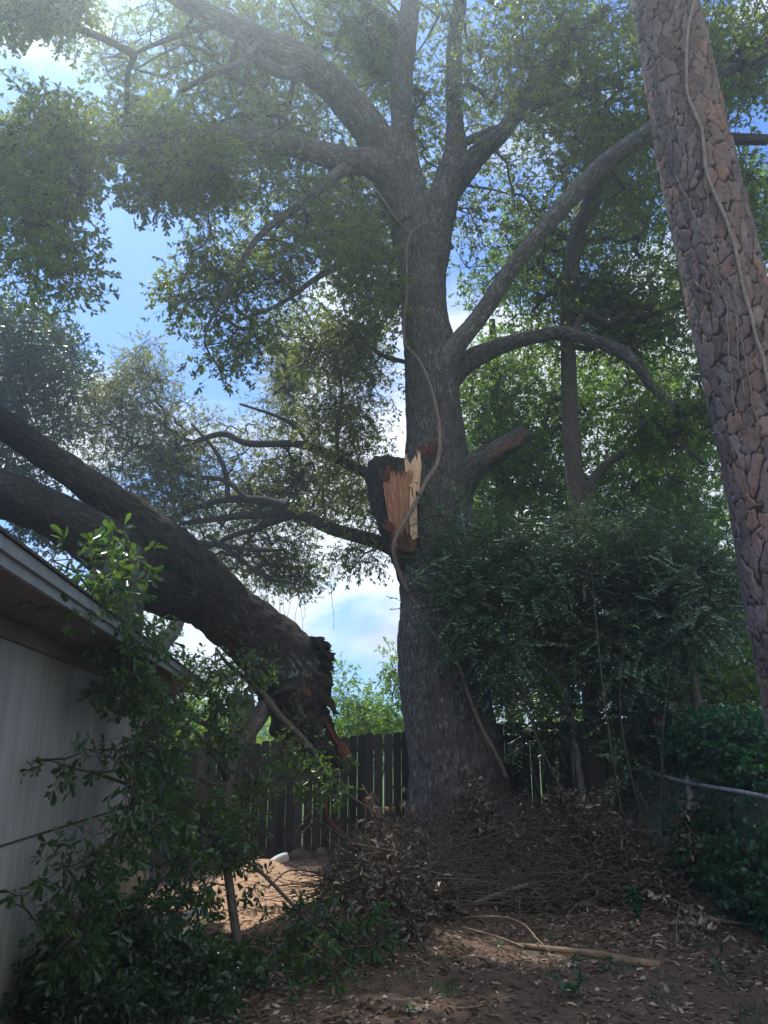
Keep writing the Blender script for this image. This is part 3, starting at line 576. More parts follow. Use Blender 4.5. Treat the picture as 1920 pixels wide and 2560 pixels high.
limb(br, [(566, 2120, 7.8, 10), (640, 2170, 7.4, 9), (720, 2250, 7.1, 9), (800, 2340, 6.8, 9), (880, 2420, 6.6, 7)], 7, 8, .1, FN, 42)
limb(br, [(480, 2150, 7.2, 9), (420, 2330, 6.6, 9), (300, 2430, 6.2, 8), (150, 2480, 5.6, 6)], 7, 8, .1, FN, 42)
br.build('lower_branches', MAT['thin_bark'], fl)
# hanging foliage in front of the wall
def wallY(px):
    px = np.asarray(px, float); k = (px-960)/FPX/1.06; return np.clip((-1.775+.1)/( -k*-1 + .105) * 1.0, 0, 99) if False else 1.70/np.maximum(-k-.105, .17)
HB = [(130, 1405, 50, 26, 3.75, 4.0, 9), (215, 1385, 50, 45, 4.1, 4.5, 12), (290, 1400, 30, 70, 4.4, 4.8, 12), (190, 1470, 50, 40, 4.1, 4.5, 14), (265, 1500, 60, 55, 4.6, 5.2, 26), (240, 1590, 65, 60, 4.9, 5.5, 34), (310, 1610, 70, 80, 5.3, 6.3, 44),
      (230, 1700, 70, 60, 4.9, 5.6, 30), (330, 1740, 90, 80, 5.5, 6.8, 60), (430, 1740, 60, 90, 6.3, 7.6, 50), (190, 1710, 40, 25, 4.9, 5.2, 5), (300, 1860, 90, 70, 5.3, 6.3, 52), (400, 1880, 90, 90, 6, 7.4, 74), (190, 1880, 60, 30, 4.9, 5.3, 6), (110, 1900, 40, 12, 4.75, 4.95, 6),
      (280, 1990, 70, 60, 5.2, 6, 30), (370, 2040, 110, 90, 5.7, 7, 80), (210, 2090, 60, 50, 4.9, 5.4, 22), (250, 2150, 60, 60, 5.1, 5.6, 20), (150, 2210, 55, 80, 4.75, 5.2, 44), (160, 2340, 75, 90, 4.7, 5.4, 80), (50, 2265, 25, 8, 4.45, 4.6, 4),
      (330, 2300, 140, 90, 5.6, 6.8, 120), (470, 2200, 110, 110, 6.5, 7.6, 120), (500, 2050, 90, 90, 7, 8.2, 90), (560, 1720, 80, 90, 8, 9, 80), (630, 1680, 45, 60, 8.3, 9, 36), (530, 1850, 90, 80, 7.6, 8.6, 70), (620, 1960, 70, 70, 8, 8.8, 46),
      (740, 1900, 100, 80, 8.3, 9.2, 80), (830, 1960, 90, 60, 8.4, 9.2, 50), (590, 2100, 60, 80, 7.4, 8, 50), (480, 1690, 40, 60, 7.3, 8.2, 34), (640, 2210, 45, 60, 7.2, 7.7, 12), (720, 2320, 60, 40, 6.9, 7.5, 10), (770, 2300, 80, 70, 6.6, 7.3, 44), (830, 2400, 120, 60, 6.1, 6.8, 60), (920, 2330, 60, 60, 6.6, 7.2, 26)]
HP = blobpts([(b[0]+(26 if b[0] < 330 else 0)+(34 if b[0] < 330 and 1550 < b[1] < 2150 else 0), b[1], b[2]*.62, b[3]*.72, b[4], b[5])+(int(b[6]*(.17 if b[0] < 330 and b[1] > 1600 and b[1] < 2260 else .24)+1),) for b in HB], 50)
hl, hb = Acc(), Acc()
dirs = grow(hb, np.vstack(FN)[:, :], None, HP, seg=.25, tip=.0028, power=.5, maxr=.02)
n = len(HP); per = 4
off = rdir(n*per).reshape(n, per, 3); P = (HP[:, None] + off*.09).reshape(-1, 3); D = unit(off + dirs[:, None]*.6 + np.array([0, 0, -.25])).reshape(-1, 3)
sticks(hb, np.repeat(HP, per, 0), P, .002, .0015)
yb = P[:, 1]; xw = -2.2-.105*(P[:, 1]-5)           # keep sprays clear of the wall
ok = (P[:, 0] > xw+.12); P, D = P[ok], D[ok]
sprigs(hl, hb, P, D, .13, 8, .073, .42, .8, 'obovate', .25, .5, .0018, rv=np.clip(.4+RNG.normal(0, .2, len(P)), 0, 1), curl=.2)
hl.build('hanging_leaves', MAT['leaf_near'], fl); hb.build('twigs', MAT['twig'], fl)
# dark low greenery at the foot of the wall
gl, gb = Acc(), Acc()
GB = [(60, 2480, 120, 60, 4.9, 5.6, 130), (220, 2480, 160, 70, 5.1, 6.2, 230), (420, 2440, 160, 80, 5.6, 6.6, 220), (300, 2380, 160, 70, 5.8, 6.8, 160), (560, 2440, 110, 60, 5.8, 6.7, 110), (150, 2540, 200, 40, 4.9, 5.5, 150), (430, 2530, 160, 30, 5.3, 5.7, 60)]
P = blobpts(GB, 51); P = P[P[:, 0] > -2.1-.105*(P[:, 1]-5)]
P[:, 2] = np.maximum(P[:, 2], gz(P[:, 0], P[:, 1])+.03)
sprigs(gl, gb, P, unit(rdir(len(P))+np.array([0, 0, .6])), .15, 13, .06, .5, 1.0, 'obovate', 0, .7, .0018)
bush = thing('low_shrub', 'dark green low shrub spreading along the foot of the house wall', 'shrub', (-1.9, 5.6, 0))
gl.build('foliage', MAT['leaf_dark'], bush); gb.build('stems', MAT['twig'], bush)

# ------------------------------------------------------------------ house
ang = math.atan2(.105, 1)
hs = thing('house', 'single-storey house with grey mildewed siding and overhanging eave on the left', 'house', (-2.62, 9.3, 0))
hs.rotation_euler = (0, 0, ang); bpy.context.view_layer.update()
def lbox(x0, x1, y0, y1, z0, z1, acc):
    V = [(x, y, z) for x in (x0, x1) for y in (y0, y1) for z in (z0, z1)]
    acc.add(V, [(0, 1, 3, 2), (4, 6, 7, 5), (0, 4, 5, 1), (2, 3, 7, 6), (0, 2, 6, 4), (1, 5, 7, 3)], qa=RNG.random())
def hpart(name, mat, boxes=None, acc=None, smooth=False, parent=None):
    a = acc or Acc()
    for b in boxes or (): lbox(*b, a)
    a.v = [v + np.array(hs.matrix_world.translation) for v in a.v]   # build() subtracts the world offset
    o = a.build(name, mat, hs, smooth)
    if parent is not None: o.parent = parent     # a sub-part: same local frame as its part
    return o
m = M('wall_siding'); st = m.noise(m.vec(None, (1, 9, .25)), 1, 8, .65); st2 = m.noise(m.vec(None, (1, 38, .5)), 1, 6, .7); bl = m.noise(m.vec(None, (1, 1, 1)), 2.2, 6, .6)
col = m.ramp(st, [(.3, (.28, .26, .235)), (.5, (.36, .335, .30)), (.7, (.42, .395, .355))]); col = m.mix(.5, col, m.ramp(st2, [(.3, (.85, .85, .85)), (.7, (1.08, 1.08, 1.08))]), 'MULTIPLY')
sep = m.n('ShaderNodeSeparateXYZ'); m.l(m.n('ShaderNodeTexCoord').outputs['Object'], sep.inputs[0])
mf = m.math('MULTIPLY', m.rng(m.math('ADD', sep.outputs[2], m.math('MULTIPLY', m.math('SUBTRACT', st, .5), 1.2)), .1, .9, 1, 0), m.rng(bl, .35, .6))
col = m.mix(m.math('MULTIPLY', mf, .75), col, (.13, .16, .06)); col = m.mix(m.rng(bl, .55, .75, 0, .35), col, (.22, .2, .17))
m.bump(m.math('ADD', st2, bl), .35, .004); MAT['wall'] = m.set(col, .85, .2)
m = M('painted_trim'); a = m.noise(m.vec(None, (3, 3, 3)), 3, 7, .7); m.bump(a, .4, .004); MAT['trim'] = m.set(m.ramp(a, [(.3, (.20, .21, .20)), (.7, (.33, .34, .32))]), .7, .2)
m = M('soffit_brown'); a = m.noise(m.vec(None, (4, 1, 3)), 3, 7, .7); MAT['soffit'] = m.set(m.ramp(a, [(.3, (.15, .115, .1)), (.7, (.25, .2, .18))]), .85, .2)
m = M('roof_shingle'); a = m.noise(m.vec(None, (1, 1, 1)), 14, 6, .7); m.bump(a, .8, .01); MAT['roof'] = m.set(m.ramp(a, [(.3, (.05, .042, .038)), (.7, (.13, .11, .1))]), .95, .1)
m = M('groove_dark'); a = m.noise(m.vec(None, (3, 3, 3)), 3, 3); MAT['dark'] = m.set(m.ramp(a, [(.3, (.05, .045, .04)), (.7, (.09, .08, .07))]), .9, .1)
# siding sheets as separate raised panels with fine grooves between them
wa = Acc(); ySp = 1.22; y = 0.0
lbox(-7, -.02, -13, 0, -.2, 2.38, wa)
while y > -12.5:
    for k in range(6):
        w = ySp/6; lbox(-.02, 0, y-w+.0015, y, -.1, 1.098, wa); lbox(-.02, .002, y-w+.0015, y, 1.112, 2.38, wa); y -= w
wall_ = hpart('wall', MAT['wall'], acc=wa)
hpart('seam_flashing', MAT['dark'], [(-.01, .006, -12.5, 0, 1.099, 1.111)], parent=wall_)
hpart('corner_board', MAT['trim'], [(.004, .03, -.1, .01, -.1, 2.40)], parent=wall_)
hpart('top_band', MAT['soffit'], [(.003, .03, -12.6, .01, 2.2, 2.30)], parent=wall_)  # brown band along the top of the wall, just below the soffit
ra = Acc(); V = []
for y in (-13, .5):
    for (x, z) in ((.49, 2.404), (-4.2, 4.25), (-9, 2.35)): V += [(x, y, z), (x, y, z+.014)]
ra.add(V, [(1, 3, 9, 7), (3, 5, 11, 9), (0, 6, 8, 2), (2, 8, 10, 4), (0, 1, 7, 6), (0, 2, 3, 1), (2, 4, 5, 3), (6, 7, 9, 8), (8, 9, 11, 10)]); roof_ = hpart('roof', MAT['roof'], acc=ra)
hpart('soffit', MAT['soffit'], [(-.05, .43, -12.8, .42, 2.305, 2.33)], parent=roof_)
hpart('fascia', MAT['trim'], [(.43, .455, -12.8, .45, 2.30, 2.362), (.456, .475, -12.8, .46, 2.348, 2.402), (-.6, .43, .425, .45, 2.31, 2.40)], parent=roof_)

ga = Acc(); ga.add([(-.02, -.02, 2.385), (-7, -.02, 2.385), (-4.2, -.02, 4.15), (-.02, -.003, 2.385), (-7, -.003, 2.385), (-4.2, -.003, 4.15)], [(0, 1, 4, 3)], [(0, 2, 1), (3, 4, 5)]); hpart('gable', MAT['wall'], acc=ga)
hpart('chimney', MAT['dark'], [(-.42, -.06, -1.5, -1.1, 2.45, 3.6)], parent=roof_)

# ------------------------------------------------------------------ pine in front on the right
pine = thing('pine_tree', 'leaning pine trunk with flaky plated bark and a vine, close on the right', 'tree', tuple(W(2175, 2600, 6.0)*np.array([1, 1, 0])))
def pinedisp(a, L, r):
    nu = 21; w1 = (vnoise(np.stack([np.cos(a)*2, np.sin(a)*2, L*3], -1), 5)-.5); w2 = (vnoise(np.stack([np.cos(a)*2, np.sin(a)*2, L*3], -1), 8)-.5)
    fi = (vnoise(np.stack([np.cos(a)*9, np.sin(a)*9, L*22], -1), 12)-.5)
    u = a/(2*np.pi)*nu + 1.1*w1 + .7*fi; v = L/.23 + 1.3*w2 + .35*fi; f1, f2, c = worley(u, v, nu, 77)
    dv = worley.dv; e = np.clip((f2-f1)*8.5-.35-1.3*np.clip(fi, 0, 1), 0, 1); pinedisp.cid = c
    u2 = a/(2*np.pi)*nu*1.8//1*0 + a/(2*np.pi)*nu*2+1.6*w2+.7*fi; g1, g2, c2 = worley(u2, v*2.2+.8*fi+w1, nu*2, 78); pinedisp.c2 = c2
    g = np.clip((g2-g1)*7, 0, 1); pinedisp.e = e*(.6+.4*g); d2 = worley.dv
    fj = (vnoise(np.stack([np.cos(a)*30, np.sin(a)*30, L*60], -1), 13)-.5); return -.013*(1-e) + (.008*(c-.5) + .009*dv + .007*(c2-.5) + .004*d2 - .003*(1-g))*e + .004*fi + .0045*fj
pa = Acc(); pp = [(2190, 2620, 6, 250), (2100, 2150, 6, 232), (2012, 1700, 6, 212), (1967, 1479, 6, 206), (1918, 1189, 6, 200), (1852, 900, 6, 190), (1781, 579, 6, 182), (1717, 289, 6, 170), (1663, 0, 6, 150), (1620, -250, 6, 140), (1560, -700, 6, 110)]
q = np.array(pp, float); P3 = W(q[:, 0], q[:, 1], q[:, 2]); rr = RW(q[:, 3], q[:, 1], q[:, 2]); s = spline(np.column_stack([P3, rr]), 120)
seg = np.linalg.norm(np.diff(s[:, :3], axis=0), axis=1); Ls = np.concatenate([[0], np.cumsum(seg)]); tt = np.arange(0, Ls[-1], .013); s = np.column_stack([np.interp(tt, Ls, s[:, k]) for k in range(4)])
SID = 260; tube(pa, s[:, :3], s[:, 3]*1.015, SID, lump=.05, lf=.9, seed=3, disp=pinedisp)
cid = pinedisp.cid; e = pinedisp.e; c2 = pinedisp.c2
po = pa.build('trunk', None, pine)
att = po.data.attributes.new('plate', 'FLOAT_VECTOR', 'POINT'); arr = np.zeros((len(po.data.vertices), 3), np.float32)
arr[:cid.size, 0] = cid.ravel(); arr[:cid.size, 1] = e.ravel(); arr[:cid.size, 2] = c2.ravel(); att.data.foreach_set('vector', arr.ravel())
m = M('pine_bark'); sp = m.n('ShaderNodeSeparateXYZ'); m.l(m.attr('plate').outputs['Vector'], sp.inputs[0])
pc = m.ramp(sp.outputs[0], [(0, (.10, .07, .06)), (.45, (.165, .115, .10)), (.86, (.22, .16, .145)), (.93, (.27, .15, .105)), (1, (.32, .17, .11))])
pc = m.mix(.3, pc, m.ramp(sp.outputs[2], [(0, (.15, .12, .11)), (.7, (.24, .2, .19)), (.92, (.32, .19, .12))]))
nf = m.noise(m.vec('bk', (30, 30, 18)), 1, 8, .7, .5); nf2 = m.noise(m.vec('bk', (6, 6, 4)), 1, 5, .6)
pc = m.mix(.75, pc, m.ramp(nf, [(.28, (.45, .43, .42)), (.5, (.95, .95, .95)), (.72, (1.5, 1.48, 1.45))]), 'MULTIPLY')
pc = m.mix(m.rng(nf2, .5, .7, 0, .35), pc, (.33, .31, .3))
pc = m.mix(m.rng(sp.outputs[1], .0, .62, 1, 0), pc, (.04, .025, .021)); m.bump(m.math('ADD', nf, m.math('MULTIPLY', sp.outputs[1], .3)), 1, .009)
po.data.materials[0] = m.set(pc, .9, .15)
pcr_b, pcr_l = Acc(), Acc()                     # the pine's own crown, above the frame
tops = W(1560, -700, 6); PT = tops + RNG.normal(size=(60, 3))*np.array([1.4, 1.4, 1.2]) + np.array([0, 0, 2.0]); tube(pcr_b, np.linspace(tops, tops+np.array([0, 0, 3.5]), 8), np.linspace(.16, .03, 8), 8)
crown(pcr_b, pcr_l, np.linspace(tops, tops+np.array([0, 0, 3.5]), 12), PT, per=5, spread_r=.3, L=.2, nl=12, ll=.16, lw=.03)
pcr_b.build('branches', MAT['thin_bark'], pine); pcr_l.build('needles', MAT['leaf'], pine)
# vines on the pine: offset toward the viewer from the axis
def onpine(px, py, lift=.0):
    P = W(px, py, 6.0); k = np.argmin(((s[:, None, :3]-P[None])**2).sum(-1), 0); c = s[k]; d = P - c[:, :3]
    out = []
    for i in range(len(P)):
        # march the ray to the bark surface
        o = np.array([0, 0, EYE]); rd = unit(P[i]-o); ts = np.linspace(4.5, 9.5, 600); Q = o+rd*ts[:, None]
        ds = np.sqrt(((Q[:, None]-s[None, ::6, :3])**2).sum(-1)) - s[None, ::6, 3]; j = np.argmax(ds.min(1) < .026+lift)
        out.append(Q[j] if ds.min() < .026+lift else Q[np.argmin(ds.min(1))])
    return np.array(out)
vt = thing('climbing_vine', 'pale woody vine running up the face of the pine trunk', 'vine', tuple(W(2000, 1300, 5.8)))
va = Acc()
vp = np.array([(1737, -30), (1735, 0), (1722, 60), (1717, 104), (1716, 170), (1718, 231), (1735, 280), (1753, 318), (1760, 375), (1766, 428), (1786, 485), (1811, 538), (1832, 600), (1845, 654), (1858, 720), (1876, 781), (1892, 850), (1908, 897), (1925, 990), (1945, 1100)], float)
vpp = spline(vp, 5); tube(va, onpine(vpp[:, 0], vpp[:, 1], .014), .015, 8, lump=.2, lf=6)
for line in ([(1753, 318), (1770, 500), (1782, 600), (1790, 700), (1815, 760), (1822, 860), (1830, 960), (1850, 1080)], [(1690, 440), (1730, 520), (1760, 590), (1785, 640), (1800, 700), (1838, 790), (1845, 900), (1868, 1000)], [(1845, 654), (1840, 750), (1850, 830), (1862, 900), (1880, 1000), (1900, 1100)],
             [(1735, 0), (1700, 110), (1660, 160), (1640, 210)], [(1790, 640), (1830, 705), (1838, 760)], [(1740, 705), (1790, 745), (1825, 775)]):
    l = np.array(line, float); l = spline(l, 4); l[1:-1] += RNG.normal(0, 2.5, l[1:-1].shape); tube(va, onpine(l[:, 0], l[:, 1], .008), .0042, 5)
va.build('stem', MAT['pale_vine'], vt)

# ------------------------------------------------------------------ vine on the oak
ov = thing('trunk_vine', 'brown woody vine winding down the face of the big oak trunk', 'vine', tuple(W(1260, 1931, 11.4)))
va = Acc()
vl = [(1065, 555, 11.75), (1040, 570, 11.7), (1024, 590, 11.7), (1016, 637, 11.72), (1018, 720, 11.74), (1010, 800, 11.7), (1012, 856, 11.7), (1030, 880, 11.7), (1050, 905, 11.66), (1076, 965, 11.6), (1096, 1045, 11.45), (1100, 1110, 11.3), (1092, 1160, 11.2), (1064, 1205, 11.1), (1040, 1255, 11.05),
      (1014, 1300, 11.0), (990, 1345, 11.0), (984, 1372, 11.05), (995, 1421, 11.2), (1022, 1480, 11.3), (1058, 1537, 11.3), (1090, 1590, 11.25), (1118, 1620, 11.25), (1151, 1670, 11.3), (1170, 1730, 11.35), (1191, 1787, 11.4), (1210, 1830, 11.45), (1230, 1865, 11.5), (1250, 1905, 11.6), (1266, 1945, 11.7)]
v = np.array(vl); P3 = W(v[:, 0], v[:, 1], v[:, 2]); w = np.interp(np.arange(len(vl)), [0, 8, 12, 16, 20, 29], [.018, .024, .034, .034, .026, .03]); sv = spline(np.column_stack([P3, w]), 6); tube(va, sv[:, :3], sv[:, 3], 10, lump=.25, lf=5)
l = np.array([(900, 520, 12), (960, 560, 11.9), (1020, 580, 11.75)], float)
l = np.array([(905, 440, 11.2), (945, 480, 11.3), (985, 540, 11.4), (1020, 580, 11.7)], float); sv = spline(W(l[:, 0], l[:, 1], l[:, 2]), 6); tube(va, sv, .018, 6)
va.build('stem', MAT['vine'], ov)

# ------------------------------------------------------------------ other trees
def tree(name, label, limbs, blobs, bark, leaf, thr=.4, group=None, seedn=1, ll=.08, lw=.45, per=6, nl=10, sr=.42, clear=True, cat='tree', bright=.5, sides=14, maxr=.05, kind='kite', tip=.006):
    p = np.array(limbs[0][0], float); base = W(p[0], p[1], p[2])
    t = thing(name, label, cat, tuple(base), group); a = Acc(); N = []
    for k, l in enumerate(limbs): limb(a, l, sides if k == 0 else 8, 10, .12, N, seedn+k, disp=oakdisp(seedn, .008) if k == 0 else None)
    a.build('trunk', MAT[bark], t)
    T = blobpts(blobs, seedn, thr, .9)
    if clear: T = sun_clear(T)
    b, l_ = Acc(), Acc(); crown(b, l_, np.vstack(N), T, per=per, spread_r=sr, nl=nl, ll=ll, lw=lw, maxr=maxr, bright=bright, kind=kind, tip=tip)
    b.build('branches', MAT['twig'], t); l_.build('crown', MAT[leaf], t); return t
tree('slender_tree', 'tall slender tree rising behind the brush pile between the oak and the pine',
     [[(1512, 2080, 12.4, 80), (1500, 2010, 12.4, 64), (1488, 1850, 12.4, 54), (1476, 1650, 12.5, 50), (1462, 1450, 12.7, 50), (1446, 1270, 12.9, 50), (1428, 1100, 13, 44), (1420, 900, 13, 38), (1422, 750, 13, 40), (1436, 640, 12.9, 38), (1480, 520, 12.8, 36), (1520, 430, 12.7, 28), (1560, 320, 12.6, 18)],
      [(1462, 1290, 12.9, 30), (1480, 1210, 12.7, 28), (1530, 1150, 12.5, 24), (1600, 1120, 12.3, 18), (1680, 1095, 12.2, 12)], [(1422, 680, 13, 16), (1380, 720, 13, 12), (1330, 780, 13, 8)], [(1425, 600, 13, 16), (1390, 580, 13, 14), (1340, 600, 13, 8)]],
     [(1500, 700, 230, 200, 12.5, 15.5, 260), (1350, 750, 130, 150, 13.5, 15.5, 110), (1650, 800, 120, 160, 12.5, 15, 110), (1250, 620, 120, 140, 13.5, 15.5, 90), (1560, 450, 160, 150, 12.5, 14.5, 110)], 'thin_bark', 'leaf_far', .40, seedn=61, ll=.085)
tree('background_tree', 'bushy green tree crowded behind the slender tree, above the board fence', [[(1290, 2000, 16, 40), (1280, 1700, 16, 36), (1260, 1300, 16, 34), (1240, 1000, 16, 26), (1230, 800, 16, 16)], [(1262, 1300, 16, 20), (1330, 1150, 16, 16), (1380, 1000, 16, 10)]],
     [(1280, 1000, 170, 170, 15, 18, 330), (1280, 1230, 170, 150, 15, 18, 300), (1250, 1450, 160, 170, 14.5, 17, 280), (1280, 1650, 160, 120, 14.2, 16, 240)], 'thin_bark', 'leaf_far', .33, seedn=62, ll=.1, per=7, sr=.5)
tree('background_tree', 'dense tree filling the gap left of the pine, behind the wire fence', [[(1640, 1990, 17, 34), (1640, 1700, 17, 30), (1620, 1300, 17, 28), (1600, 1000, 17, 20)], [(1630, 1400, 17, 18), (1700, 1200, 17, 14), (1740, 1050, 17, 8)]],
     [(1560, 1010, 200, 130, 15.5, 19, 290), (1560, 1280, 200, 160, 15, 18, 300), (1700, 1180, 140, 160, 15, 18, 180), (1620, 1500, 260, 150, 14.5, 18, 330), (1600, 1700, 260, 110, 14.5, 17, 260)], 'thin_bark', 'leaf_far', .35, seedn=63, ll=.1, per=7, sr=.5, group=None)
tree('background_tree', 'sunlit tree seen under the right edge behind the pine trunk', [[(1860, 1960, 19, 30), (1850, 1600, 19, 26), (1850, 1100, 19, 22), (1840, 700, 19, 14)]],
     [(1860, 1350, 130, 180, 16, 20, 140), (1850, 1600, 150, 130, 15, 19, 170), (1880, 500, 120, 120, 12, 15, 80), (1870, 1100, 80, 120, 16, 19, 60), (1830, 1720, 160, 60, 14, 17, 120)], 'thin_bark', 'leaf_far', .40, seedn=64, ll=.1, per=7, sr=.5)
tree('dark_leafy_tree', 'dark leafy tree showing beyond the roof at the left edge', [[(-260, 1900, 16, 60), (-200, 1500, 16, 54), (-100, 1200, 16, 44), (-20, 1020, 16, 30), (60, 900, 16, 16)]],
     [(50, 880, 150, 90, 13, 17, 180), (-20, 800, 100, 60, 13, 16, 60), (60, 1000, 130, 80, 13, 16, 150), (180, 900, 30, 26, 14, 15, 8), (20, 1150, 140, 100, 13, 16, 110), (160, 1330, 160, 50, 14, 16, 60)], 'thin_bark', 'leaf_dark', .36, seedn=65, ll=.1)
tree('leaning_tree', 'pale leaning trunk with ivy sprouting, seen in the gap between roof and fallen limb', [[(350, 1960, 15, 46), (400, 1640, 15, 40), (432, 1580, 15, 38), (470, 1500, 15, 34), (540, 1400, 15, 22)]],
     [(405, 1600, 28, 40, 14.9, 15.2, 8), (390, 1560, 20, 20, 14.9, 15.2, 4)], 'pale_bark', 'leaf_far', .0, seedn=66, ll=.07, sr=.22, clear=False)
tree('thin_sapling', 'thin pale-stemmed sapling standing just left of the slender tree', [[(1462, 2060, 11.9, 24), (1453, 1960, 11.9, 20), (1436, 1850, 11.9, 20), (1418, 1750, 11.9, 18), (1400, 1650, 12, 16), (1370, 1500, 12.1, 10)]],
     [(1400, 1560, 90, 80, 11.6, 12.6, 50), (1395, 1850, 28, 100, 11.7, 12.1, 18)], 'pale_bark', 'leaf_dark', .0, seedn=67, ll=.07, sr=.25)
tree('dark_sapling', 'crooked dark sapling rising behind the wire fence rail', [[(1790, 2120, 10.6, 22), (1772, 1950, 10.7, 22), (1752, 1820, 10.8, 24), (1735, 1720, 10.9, 24), (1716, 1640, 11, 22), (1700, 1560, 11.1, 18), (1660, 1540, 11.2, 10)], [(1712, 1610, 11, 12), (1700, 1540, 11, 10), (1730, 1440, 11, 6)]],
     [(1720, 1480, 140, 90, 10.6, 12, 90)], 'thin_bark', 'leaf_dark', .0, seedn=68, ll=.07, sr=.3)
# vine covered thicket right of the oak
def mass(name, label, cat, blobs, leaf, base, ll=.07, lw=.45, nl=14, L=.3, thr=.3, kind='ovate', droop=.1, up=1.0, stems=6, spread=.7, seedn=1, group=None):
    t = thing(name, label, cat, base, group); P = blobpts(blobs, seedn, thr, 1.2); P = P[P[:, 2] > gz(P[:, 0], P[:, 1])+.02]; l_, b = Acc(), Acc()
    if name == 'vine_thicket': pxx = 960+P[:, 0]/(P[:, 1]*CT+(P[:, 2]-EYE)*ST)*FPX; P = P[~((pxx > 1425) & (pxx < 1535) & (P[:, 2] < 2.9))]
    if name == 'ivy_hedge': P[:, 0] = np.maximum(P[:, 0], np.where(P[:, 2] > .75, 3.98, 3.6)); P[:, 2] = np.where(P[:, 1] < 11.5, np.minimum(P[:, 2], 1.75), P[:, 2])
    N = []
    for k in range(stems):
        j = P[RNG.integers(len(P))]; b0 = np.array([j[0]*.5+base[0]*.5+RNG.normal(0, .3), j[1], gz(j[0], j[1])]); q = spline([b0, (b0+j)/2+RNG.normal(0, .12, 3), j], 6); tube(b, q, np.linspace(.02, .006, len(q)), 5); N.append(q)
    d = grow(b, np.vstack(N), None, P, seg=.3, tip=.003, maxr=.02)
    n = len(P); per = 3; off = rdir(n*per).reshape(n, per, 3); PP = (P[:, None]+off*.16).reshape(-1, 3)
    sprigs(l_, b, PP, unit(off+d[:, None]*.6).reshape(-1, 3), L, nl, ll, lw, spread, kind, droop, up, .002, tipbias=1.0, pinnate=(name == 'vine_thicket'))
    b.build('stems', MAT['twig'], t); l_.build('foliage', MAT[leaf], t); return t
mass('vine_thicket', 'grey-green leafy thicket of vines and privet spilling in front of the oak trunk', 'shrub',
     [(1220, 1430, 120, 110, 10.2, 11.2, 110), (1130, 1380, 60, 60, 10.6, 11, 22), (1400, 1380, 170, 90, 10.4, 12, 170), (1420, 1520, 230, 130, 10.3, 12, 330), (1620, 1400, 160, 110, 10.3, 12, 190), (1620, 1550, 180, 110, 10.2, 12, 200), (1190, 1560, 60, 80, 10.5, 11.1, 40), (1290, 1620, 110, 80, 10.8, 12, 100), (1750, 1480, 90, 120, 9.5, 11.5, 90), (1100, 1500, 40, 60, 10.8, 11.1, 12), (1130, 1300, 50, 30, 10.8, 11.1, 8), (1205, 1620, 30, 60, 10.7, 11, 10), (1560, 1720, 160, 110, 10.8, 12.2, 170), (1330, 1760, 70, 110, 11.6, 12.8, 60), (1620, 1860, 90, 110, 11, 12.2, 110), (1500, 1640, 200, 80, 10.6, 12, 120)],
     'leaf_grey', (2.6, 11.6, .3), ll=.075, lw=.5, nl=14, L=.42, thr=.30, seedn=71, spread=.75)
mass('ivy_hedge', 'deep green ivy mass growing over the wire fence at the right edge', 'hedge',
     [(1800, 1850, 130, 110, 8.8, 10.5, 200), (1870, 2000, 90, 120, 8, 9.4, 170), (1760, 2010, 100, 110, 9, 10.6, 130), (1700, 1720, 150, 70, 10, 11.5, 130), (1840, 1730, 110, 60, 9.4, 10.8, 100), (1880, 2180, 70, 120, 7.4, 8.6, 110), (1600, 1800, 90, 110, 11.8, 13, 130), (1560, 1950, 80, 100, 12, 13, 90), (1700, 2080, 60, 60, 9.2, 10.2, 50), (1640, 2160, 50, 60, 9.2, 9.8, 40), (1780, 2200, 60, 80, 8, 8.8, 60)],
     'leaf_ivy', (3.9, 9.4, .1), ll=.06, lw=.7, nl=12, L=.28, thr=.25, seedn=72)
mass('young_bush', 'bright green bush beyond the board fence, in the gap beside the oak', 'bush', [(880, 1790, 60, 60, 18, 20, 70), (930, 1820, 80, 50, 18, 20, 100), (850, 1720, 25, 40, 18.5, 19.5, 18), (985, 1690, 16, 70, 17.5, 18.5, 34), (985, 1810, 30, 60, 17.5, 19, 40)], 'leaf_far', (-.8, 19, 0), ll=.09, lw=.35, nl=12, L=.32, thr=.2, seedn=73, up=.4)
mass('garden_bush', 'light green bushes behind the fence seen below the eave corner', 'bush', [(430, 1830, 60, 40, 17, 19, 60), (520, 1850, 60, 40, 17, 19, 60), (420, 1740, 50, 60, 18, 20, 30), (480, 1780, 60, 60, 18, 20, 60), (700, 1880, 80, 30, 17, 19, 50)], 'leaf_far', (-4.8, 18, 0), ll=.1, lw=.4, nl=12, L=.32, thr=.2, seedn=74, up=.4)
# far tree line
fa_, ft_ = Acc(), Acc(); n = 9000; aa = RNG.uniform(R(-48), R(48), n); rd = U(55, 85, n); hh = (2.6+2.4*fbm(np.stack([aa*14, aa*0, aa*0], -1), 5, 3))
P = np.stack([rd*np.sin(aa), rd*np.cos(aa), U(0, 1, n)**.7*hh], -1); sprigs(fa_, ft_, P, rdir(n), .8, 7, .5, .6, 1, 'kite', 0, .3, .02)
ft_.build('x', MAT['twig']); bpy.data.objects.remove(bpy.data.objects['x'])
tag(fa_.build('far_woods', MAT['leaf_far']), 'low line of far woods beyond the yards', 'woods', kind='stuff')

